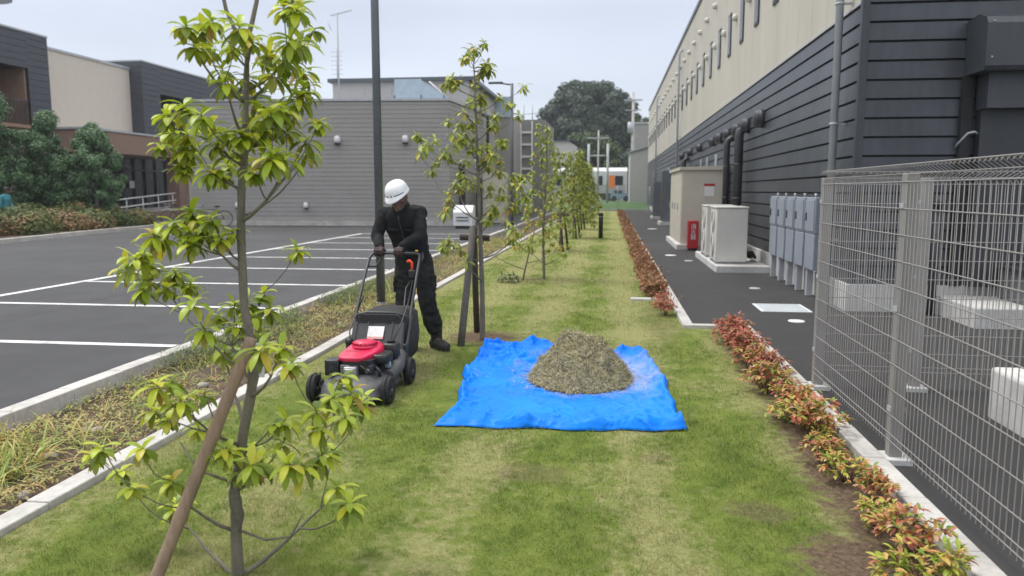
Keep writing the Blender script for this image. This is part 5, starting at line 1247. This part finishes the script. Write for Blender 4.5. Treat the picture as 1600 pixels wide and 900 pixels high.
# handle
ht = mat('handle_grey', (.045, .046, .05), .4, metal=.4, var=.1)
b = MB(); b.m(ht)
b.tube([(-1.70, 6.14, .18), (-1.705, 6.25, .32), (-1.72, 6.45, .52), (-1.735, 6.72, .80), (-1.745, 6.90, .975), (-1.755, 6.95, 1.01), (-1.79, 6.975, 1.02), (-1.95, 6.98, 1.02), (-2.16, 6.98, 1.02), (-2.215, 6.975, 1.01), (-2.235, 6.94, .975), (-2.235, 6.80, .84), (-2.205, 6.45, .55), (-2.18, 6.25, .32), (-2.18, 6.14, .18)], .0135, 10)
b.build('handle', None, mo)
b = MB(); b.m(ht).tube([(-1.705, 6.12, .16), (-1.70, 6.24, .30), (-1.715, 6.45, .52)], .02, 8).box((-1.70, 6.20, .25), (.035, .07, .14), bev=.01); b.build('handle_bracket', None, mo); b = MB(); b.m(ht).box((-2.195, 6.20, .25), (.035, .07, .14), bev=.01).cyl((-2.21, 6.18, .33), (-2.16, 6.18, .33), .03, seg=10); b.build('handle_bracket', None, mo)
b = MB(); b.m(black_plastic).tube([(-2.225, 6.965, 1.0), (-2.235, 6.90, .93), (-2.22, 6.885, .90), (-2.16, 6.895, .905), (-2.13, 6.93, .95), (-2.13, 6.97, 1.005)], .011, 8); b.build('brake_lever', None, mo)
orange_pl = mat('orange_plastic', (.85, .07, .02), .35, var=.05)
b = MB(); b.m(orange_pl).tube([(-1.845, 6.84, .955), (-1.82, 6.83, .965), (-1.80, 6.83, .945), (-1.80, 6.84, .90), (-1.815, 6.85, .85)], [.012, .014, .013, .011, .010], 8); b.build('blade_lever', None, mo)
b = MB(); b.m(black_plastic).box((-1.79, 6.80, .845), (.06, .05, .075), bev=.01).tube([(-1.79, 6.80, .81), (-1.83, 6.72, .72), (-1.80, 6.55, .60), (-1.76, 6.4, .48)], .007, 6).tube([(-1.73, 6.87, .94), (-1.71, 6.9, .99), (-1.74, 6.98, 1.03)], .008, 6); b.build('control_box', None, mo)
b = MB(); b.m(mat('yellow_plastic', (.75, .42, .03), .4)).tube([(-1.80, 6.965, 1.045), (-1.775, 6.965, 1.045)], .008, 6); b.build('throttle_tab', None, mo)

# ------------------------------------------------------------------ the worker
random.seed(81)
def limb(b, pts, rads, seg=16):
    b.tube(pts, rads, seg)
    for p, r in zip(pts, rads): b.ball(p, r*.995, seg=seg, rings=10)
def ring(c, rx, ry, z, tilt=0., n=28, ex=2.3, dz=0.):
    out = []
    for k in range(n):
        a = 2*math.pi*k/n; ca, sa = math.cos(a), math.sin(a)
        x_ = rx*abs(ca)**(2/ex)*(1 if ca >= 0 else -1); y_ = ry*abs(sa)**(2/ex)*(1 if sa >= 0 else -1)
        out.append((c[0]+x_, c[1]+y_, z + y_*tilt + x_*dz))
    return out
def remesh(b, name, material, parent, vox, sm=4, wrinkle=0., wscale=14, stretch=(1, 1, 1)):
    o = b.build(name, material); o.modifiers.new('r', 'REMESH'); r = o.modifiers['r']; r.mode = 'VOXEL'; r.voxel_size = vox
    s_ = o.modifiers.new('s', 'SMOOTH'); s_.iterations = sm; s_.factor = .5
    bake(o); me = o.data
    co = np.empty(len(me.vertices)*3, np.float32); me.vertices.foreach_get('co', co); co = co.reshape(-1, 3)
    if wrinkle:
        no = np.empty(len(me.vertices)*3, np.float32); me.vertices.foreach_get('normal', no); no = no.reshape(-1, 3)
        w_ = np.array([(1-abs(mnoise.noise(Vector((c[0]*wscale*stretch[0], c[1]*wscale*stretch[1], c[2]*wscale*stretch[2]))))*2.4)*.7+mnoise.noise(Vector(c)*wscale*2.3)*.3 for c in co], np.float32)
        co = co + no*w_[:, None]*wrinkle; me.vertices.foreach_set('co', co.astype(np.float32).ravel())
    me.polygons.foreach_set('use_smooth', np.ones(len(me.polygons), bool)); me.update()
    me.materials.clear(); me.materials.append(material); o.parent = parent; me.transform(wm(parent).inverted()); return o
pr = thing('person', 'worker in white hard hat and black work clothes, head bowed, pushing the mower', 'person', (-1.88, 7.48, 0))
skin_m = mat('skin', (.16, .082, .055), .5, var=.1, scale=20)
cloth = mat('black_cloth', (.016, .0165, .017), .85, var=.35, scale=12, bump=.25, bscale=500, bdist=.001, spec=.25)
trous = mat('trouser_cloth', (.022, .0225, .021), .88, var=.35, scale=10, bump=.25, bscale=500, bdist=.001, spec=.2)
glove_m = mat('brown_glove', (.055, .034, .032), .75, var=.3, scale=30, bump=.3, bscale=300, bdist=.001)
boot_m = mat('boot', (.028, .026, .025), .6, var=.35, scale=20)
SR, SL = (-2.175, 7.265, 1.375), (-1.825, 7.265, 1.385)
ER, EL = (-2.235, 7.19, 1.165), (-1.795, 7.13, 1.17)
WR, WL = (-2.160, 7.035, 1.075), (-1.955, 7.035, 1.075)
HR, HL = (-2.04, 7.49, .90), (-1.865, 7.49, .90)
KR, KL = (-2.035, 7.42, .50), (-1.80, 7.42, .51)
AR, AL = (-1.995, 7.53, .10), (-1.745, 7.55, .10)
def hand(b, wx, s_, g):                          # s_: +1 when the thumb is on +x; g widens for the glove
    w_ = Vector((wx, 7.035, 1.075)); c = Vector((wx+s_*.008, 7.0, 1.062))
    b.loft([ring((w_.x, w_.y), .027*g, .022*g, 1.079), ring((c.x, c.y+.005), .042*g, .026*g, 1.066), ring((c.x, c.y-.004), .043*g, .028*g, 1.052), ring((c.x, c.y-.006), .038*g, .018*g, 1.043)])
    for k, (o, L) in enumerate(((-.033, .85), (-.0115, 1.0), (.0115, 1.05), (.033, .95))):
        x_ = c.x - s_*0 + o
        P = [(x_, c.y, 1.062), (x_*1.0, 6.968, 1.062), (x_, 6.948-.004*L, 1.044), (x_, 6.946, 1.016+.006*(1-L)), (x_, 6.962, .999), (x_, 6.980, .996)]
        limb(b, P, [.0105*g, .0105*g, .0098*g, .0090*g, .0085*g, .0075*g], 10)
    limb(b, [(c.x+s_*.025, 7.015, 1.058), (c.x+s_*.050, 7.012, 1.040), (c.x+s_*.048, 7.008, 1.016), (c.x+s_*.034, 6.995, 1.000)], [.013*g, .0115*g, .0105*g, .009*g], 10)
HC = Vector((-2.0, 7.12, 1.545)); HT = Matrix.Translation(HC) @ Matrix.Rotation(R(-12), 4, 'Z') @ Matrix.Rotation(R(-7), 4, 'Y') @ Matrix.Rotation(R(25), 4, 'X')
# head in its own axes: -y is the face, z up
def torso(b, g=1., z_lo=.80):
    L = [(.78, -1.955, 7.50, .165, .115), (.90, -1.955, 7.49, .17, .125), (1.0, -1.96, 7.45, .158, .115), (1.12, -1.97, 7.40, .165, .118), (1.24, -1.985, 7.335, .185, .125), (1.33, -1.995, 7.29, .19, .118), (1.40, -2.0, 7.262, .155, .098), (1.445, -2.0, 7.24, .085, .07)]
    b.loft([ring((x_, y_), rx*g, ry*g, z_, .18 if z_ > 1.2 else .05) for z_, x_, y_, rx, ry in L if z_ >= z_lo])
b = MB(); torso(b, .88)
limb(b, [(-2.0, 7.24, 1.40), (-2.0, 7.19, 1.47), (-2.0, 7.155, 1.52)], [.06, .055, .055])
for S_, E_, W_ in ((SR, ER, WR), (SL, EL, WL)): limb(b, [S_, E_, W_], [.052, .040, .027])
for H_, K_, A_ in ((HR, KR, AR), (HL, KL, AL)): limb(b, [H_, K_, (A_[0], A_[1]-.0, .30), A_], [.078, .055, .045, .030])
limb(b, [AR, (-1.985, 7.40, .045)], [.04, .035]); limb(b, [AL, (-1.66, 7.46, .045)], [.04, .035])
hand(b, WR[0], 1, .88); hand(b, WL[0], -1, .88)
b.ball(HC, .1, (.80, .98, 1.15), rot=HT.to_euler(), seg=24, rings=16)
hp = lambda x_, y_, z_: HT @ Vector((x_, y_, z_))
b.ball(hp(0, -.045, -.055), .058, (.85, .9, 1.0), rot=HT.to_euler()); b.ball(hp(0, -.075, -.095), .024, (1.1, .9, .8), rot=HT.to_euler())      # jaw, chin
b.tube([hp(0, -.085, .010), hp(0, -.108, -.022), hp(0, -.100, -.034)], [.008, .013, .012], 10); b.ball(hp(0, -.110, -.028), .013)             # nose
for s_ in (-1, 1):
    b.ball(hp(s_*.014, -.100, -.034), .008); b.ball(hp(s_*.032, -.082, .022), .014, (1.3, .7, .6), rot=HT.to_euler())                             # nostrils, brow
    b.ball(hp(s_*.083, .005, -.015), .024, (.35, .75, 1.2), rot=HT.to_euler()); b.ball(hp(s_*.05, -.055, -.025), .022)                          # ears, cheeks
b.ball(hp(0, -.096, -.060), .012, (2.0, .8, .5), rot=HT.to_euler()); b.ball(hp(0, -.094, -.071), .011, (1.8, .8, .55), rot=HT.to_euler())       # lips
body = remesh(b, 'body', skin_m, pr, .0058, 2)
for s_ in (-1, 1):
    b = MB(); b.m(mat('eye_white', (.6, .58, .55), .3)).ball(hp(s_*.031, -.080, .002), .0115); b.m(black_plastic).ball(hp(s_*.031, -.0885, -.001), .0055); b.build('eye', None, pr)
b = MB(); b.m(mat('hair_black', (.012, .011, .010), .6)).ball(hp(0, .018, .022), .1, (.86, .95, 1.05), rot=HT.to_euler(), seg=20); b.build('hair', None, pr)
# hard hat
shell = mat('helmet_white', (.78, .78, .78), .28, var=.03, scale=4)
M = HT @ Matrix.Translation((0, .008, .035))
prof = [(.1255, -.012), (.1275, -.002), (.122, .004), (.1195, .03), (.112, .058), (.097, .085), (.072, .106), (.042, .117), (.001, .120)]
b = MB(); b.m(shell)
rings_ = []
for r_, z_ in prof:
    rg = []
    for k in range(40):
        a = 2*math.pi*k/40; ca, sa = math.cos(a), math.sin(a); fr_ = max(0, -sa)
        ext = .058*fr_**1.2 if z_ < .001 else 0
        rg.append(tuple(M @ Vector((ca*r_*.90, sa*(r_*1.10+ext), z_ - (.016*fr_**2 if z_ < .001 else 0)))))
    rings_.append(rg)
b.loft(rings_); b.tube([M @ Vector((0, math.cos(t_)*.131, math.sin(t_)*.122)) for t_ in np.linspace(.25, 2.9, 16)], .005, 6); hel = b.build('helmet', None, pr)
b = MB(); b.m(black_plastic)
def hel_pt(a, z_, o=.0012):
    r_ = np.interp(z_, [p[1] for p in prof], [p[0] for p in prof]); return M @ Vector((math.cos(a)*(r_*.90+o), math.sin(a)*(r_*1.10+o), z_))
for (a0, a1) in ((205, 257), (283, 335)):
    for k in range(12):
        A0, A1 = R(a0+(a1-a0)*k/12), R(a0+(a1-a0)*(k+1)/12)
        b.poly([hel_pt(A0, .016), hel_pt(A1, .016), hel_pt(A1, .024), hel_pt(A0, .024)])
for k in range(4):                                # emblem: small cross of four petals
    a = k*math.pi/2+math.pi/4; c0 = R(270); 
    pc = lambda u, v: hel_pt(c0+u/.13, .021+v, .0015)
    b.poly([pc(0, 0), pc(math.cos(a-.5)*.008, math.sin(a-.5)*.008), pc(math.cos(a)*.013, math.sin(a)*.013), pc(math.cos(a+.5)*.008, math.sin(a+.5)*.008)])
b.poly([pc(-.014, -.0015), pc(.014, -.0015), pc(.014, .0015), pc(-.014, .0015)])
b.build('emblem', None, hel)
b = MB(); b.m(mat('strap_grey', (.12, .12, .12), .6)).tube([hp(.082, -.01, .01), hp(.072, -.03, -.05), hp(.03, -.072, -.116), hp(-.03, -.072, -.116), hp(-.072, -.03, -.05), hp(-.082, -.01, .01)], .003, 6); b.build('chin_strap', None, hel)
# jacket
b = MB(); torso(b, 1.07, .79)
b.loft([ring((-2.0, 7.245), .115, .09, 1.40, .3), ring((-2.0, 7.225), .083, .078, 1.45, .35), ring((-2.0, 7.205), .074, .072, 1.485, .4)])
for S_, E_, W_, sx_ in ((SR, ER, WR, -1), (SL, EL, WL, 1)):
    S2 = Vector(S_); E2 = Vector(E_); W2 = Vector(W_)
    limb(b, [S2-Vector((sx_*.06, -.0, -.005)), S2, S2.lerp(E2, .5), E2, E2.lerp(W2, .5), E2.lerp(W2, .92)], [.075, .070, .063, .058, .050, .040])
jk = remesh(b, 'jacket', cloth, pr, .0085, 3, .011, 11, (1, 1, .8))
# cut the collar open: dark inner and a pale shirt edge
b = MB(); b.m(mat('shirt_grey', (.5, .5, .5), .7)).tube([(-2.045, 7.155, 1.435), (-2.015, 7.135, 1.405), (-1.985, 7.14, 1.425), (-1.955, 7.155, 1.45)], [.004, .005, .005, .004], 6); b.build('shirt_collar', None, pr)
b = MB(); b.m(mat('patch_white', (.55, .57, .55), .7))
for k in range(5):
    a0, a1 = R(285+k*9), R(294+k*9); cz = 1.335; q = lambda a, z_: (SL[0]+.004+math.cos(a)*.088, SL[1]-.008+math.sin(a)*.088, z_)
    b.poly([q(a0, cz-.012), q(a1, cz-.012), q(a1, cz+.014), q(a0, cz+.014)])
b.build('sleeve_patch', None, jk)
b = MB(); b.m(mat('zip_grey', (.06, .06, .065), .4)).tube([(-2.0, 7.115, 1.36), (-2.0, 7.145, 1.30), (-1.99, 7.205, 1.20), (-1.975, 7.26, 1.08), (-1.965, 7.32, .96)], .004, 5); b.build('zip', None, jk)
b = MB(); b.m(cloth)
for cx_ in (-2.08, -1.915): b.box((cx_, 7.205, 1.24), (.10, .012, .055), rot=Euler((R(-22), 0, R(-8 if cx_ < -2 else 8))), bev=.004)
b.build('pocket_flap', None, jk)
b = MB(); b.m(mat('gold_pin', (.5, .38, .12), .4)).box((-1.925, 7.185, 1.345), (.03, .006, .006), rot=Euler((0, R(-18), 0))); b.build('pen', None, jk)
b = MB(); b.m(boot_m).loft([ring((-1.955, 7.485), .178, .134, .925, .05), ring((-1.955, 7.482), .179, .135, .955, .05)]); b.build('belt', None, pr)
# trousers, bloused over the boots
b = MB(); b.loft([ring((-1.955, 7.485), .176, .132, .95, .05), ring((-1.955, 7.49), .183, .138, .88, 0), ring((-1.955, 7.495), .17, .13, .80, 0)])
for H_, K_, A_ in ((HR, KR, AR), (HL, KL, AL)):
    H2 = Vector(H_); K2 = Vector(K_); A2 = Vector(A_)
    limb(b, [H2, H2.lerp(K2, .35), H2.lerp(K2, .75), K2, K2.lerp(A2, .35), K2.lerp(A2, .60), K2.lerp(A2, .70), K2.lerp(A2, .76)], [.10, .100, .090, .086, .084, .088, .078, .052])
for H_, K_, s_ in ((HL, KL, 1), (HR, KR, -1)):
    p = Vector(H_).lerp(Vector(K_), .55); b.box((p.x+s_*.085, p.y-.01, p.z), (.035, .13, .15), bev=.01)
remesh(b, 'trousers', trous, pr, .0085, 2, .013, 10, (1, 1, 1.5))
b = MB(); hand(b, WR[0], 1, 1.1); limb(b, [Vector(ER).lerp(Vector(WR), .78), WR], [.034, .031]); remesh(b, 'glove', glove_m, pr, .0035, 1)
b = MB(); hand(b, WL[0], -1, 1.1); limb(b, [Vector(EL).lerp(Vector(WL), .78), WL], [.034, .031]); remesh(b, 'glove', glove_m, pr, .0035, 1)
for A_, toe in ((AR, (-1.955, 7.345)), (AL, (-1.60, 7.42))):
    b = MB(); limb(b, [(A_[0], A_[1]+.0, .27), (A_[0], A_[1], .16), (A_[0], A_[1]+.01, .085)], [.064, .060, .058])
    T = Vector((*toe, 0)); H0 = Vector((A_[0], A_[1], 0)); d = (T-H0).normalized(); hl_ = H0-d*.055
    limb(b, [hl_+Vector((0, 0, .055)), H0+d*.04+Vector((0, 0, .062)), H0.lerp(T, .6)+Vector((0, 0, .052)), T-d*.03+Vector((0, 0, .045))], [.046, .053, .052, .046])
    bo = remesh(b, 'boot', boot_m, pr, .006, 2, .002, 30)
    b = MB(); b.m(rubber); sd = Vector((-d.y, d.x, 0)); L_ = (T-hl_).length
    outl = [(hl_ + d*(L_+.012+.035)*u - d*.035 + sd*w__*s__) for s__, seq_ in ((1, ((0, .018), (.1, .036), (.35, .036), (.7, .047), (.9, .040), (1, .012))), (-1, ((1, .012), (.9, .040), (.7, .047), (.35, .036), (.1, .036), (0, .018)))) for u, w__ in seq_]
    b.loft([[(p.x, p.y, z_) for p in outl] for z_ in (.0, .026)], smooth=False); b.build('sole', None, bo)
    b = MB(); b.m(black_plastic)
    for k in range(4):
        p = H0.lerp(T, .22+.12*k)+Vector((0, 0, .108-.009*k)); b.tube([p-sd*.03, p+Vector((0, 0, .006)), p+sd*.03], .004, 5)
    b.build('lace', None, bo)

# ------------------------------------------------------------------ far left: bicycles and a passer-by behind the hedge
def bicycle(x, y, rz, label):
    t = thing('bicycle', label, 'bicycle', (x, y, LZ), rz, 'bicycles beside the grey building')
    for wx in (-.52, .52):
        b = MB(); b.m(rubber).tube([(wx+.33*math.cos(a), 0, .33+.33*math.sin(a)) for a in np.linspace(0, 2*math.pi, 25)], .018, 6, cap=False)
        w_ = b.build('wheel', None, t, world=False)
        g = MB(); g.m(galv)
        for k in range(8): g.tube([(wx, 0, .33), (wx+.32*math.cos(k*math.pi/4), 0, .33+.32*math.sin(k*math.pi/4))], .003, 3)
        g.build('spokes', None, w_, world=False)
    b = MB(); b.m(dark_metal)
    for P in (((-.52, 0, .33), (-.12, 0, .30), (.36, 0, .72), (.52, 0, .33)), ((-.52, 0, .33), (-.2, 0, .78), (-.12, 0, .30)), ((-.18, 0, .70), (.36, 0, .72), (.32, 0, .95))): b.tube(P, .018, 6)
    b.build('frame', None, t, world=False)
    b = MB(); b.m(galv).tube([(.25, -.28, .98), (.34, -.1, .98), (.34, .1, .98), (.25, .28, .98)], .012, 6); b.build('handlebar', None, t, world=False)
    b = MB(); b.m(black_plastic).ball((-.24, 0, .85), .1, (1.3, .7, .4)).cyl((-.2, 0, .75), (-.23, 0, .84), .014, seg=6); b.build('saddle', None, t, world=False)
    b = MB(); b.m(galv)
    for z_ in (.75, .85, .95): b.tube([(.42, -.14, z_), (.68, -.14, z_), (.68, .14, z_), (.42, .14, z_), (.42, -.14, z_)], .006, 4)
    b.build('basket', None, t, world=False)
bicycle(-17.0, 31.2, R(200), 'dark bicycle leaning by the corner of the grey building, right of its pair')
bicycle(-18.6, 31.6, R(215), 'dark bicycle left of its twin, partly hidden by the nearest young tree')
pp = thing('person', 'passer-by in a teal jacket, half hidden behind the rust-coloured hedge', 'person', (-21.2, 23.6, LZ))
x_, y_ = -21.6, 25.2; pp.location = (x_, y_, LZ); hd_ = LZ
b = MB()
b.loft([ring((x_, y_), .15, .11, .9), ring((x_, y_), .13, .10, 1.05), ring((x_+.03, y_), .19, .12, 1.32), ring((x_+.04, y_), .15, .09, 1.42), ring((x_+.05, y_), .06, .055, 1.48)])
limb(b, [(x_+.06, y_, 1.45), (x_+.10, y_, 1.55)], [.05, .05]); b.ball((x_+.12, y_, 1.60), .105, (.85, .95, 1.1))
for s_ in (-1, 1):
    limb(b, [(x_+.03, y_+s_*.19, 1.38), (x_+.02, y_+s_*.24, 1.12), (x_+.12+s_*.08, y_+s_*.2, .92)], [.055, .042, .03])
    limb(b, [(x_, y_+s_*.09, .9), (x_+s_*.12, y_+s_*.09, .5), (x_+s_*.2-.03, y_+s_*.09, .17)], [.085, .06, .045]); limb(b, [(x_+s_*.2-.03, y_+s_*.09, .13), (x_+s_*.2+.12, y_+s_*.09, .12)], [.04, .035])
    limb(b, [(x_+.12+s_*.08, y_+s_*.2, .92), (x_+.14+s_*.08, y_+s_*.2, .84)], [.028, .022])
remesh(b, 'body', skin_m, pp, .014, 2)
b = MB(); b.loft([ring((x_, y_), .175, .135, .82), ring((x_, y_), .155, .12, 1.05), ring((x_+.03, y_), .205, .14, 1.30), ring((x_+.04, y_), .16, .105, 1.43), ring((x_+.05, y_), .08, .07, 1.49)])
for s_ in (-1, 1): limb(b, [(x_+.03, y_+s_*.19, 1.38), (x_+.02, y_+s_*.24, 1.12), (x_+.11+s_*.08, y_+s_*.2, .95)], [.068, .056, .043])
remesh(b, 'jacket', mat('teal_cloth', (.05, .22, .26), .8), pp, .014, 2, .006, 9)
b = MB()
for s_ in (-1, 1): limb(b, [(x_, y_+s_*.08, .9), (x_+s_*.12, y_+s_*.09, .5), (x_+s_*.2-.03, y_+s_*.09, .2)], [.105, .075, .06])
remesh(b, 'trousers', cloth, pp, .014, 2)
b = MB(); b.m(MATS['hair_black']).ball((x_+.11, y_, 1.63), .112, (.9, 1, 1.05)); b.build('hair', None, pp)

# ------------------------------------------------------------------ damp air
hz = bpy.data.materials.new('haze'); hz.use_nodes = True; hz.node_tree.nodes.clear()
o_ = hz.node_tree.nodes.new('ShaderNodeOutputMaterial'); v_ = hz.node_tree.nodes.new('ShaderNodeVolumePrincipled')
v_.inputs['Color'].default_value = (.86, .90, .96, 1); v_.inputs['Density'].default_value = .0006; v_.inputs['Anisotropy'].default_value = .2
hz.node_tree.links.new(v_.outputs[0], o_.inputs['Volume'])
b = MB(); b.m(hz).bx(-95, 80, -12, 170, -1.2, 26); tag(b.build('haze'), kind='stuff')
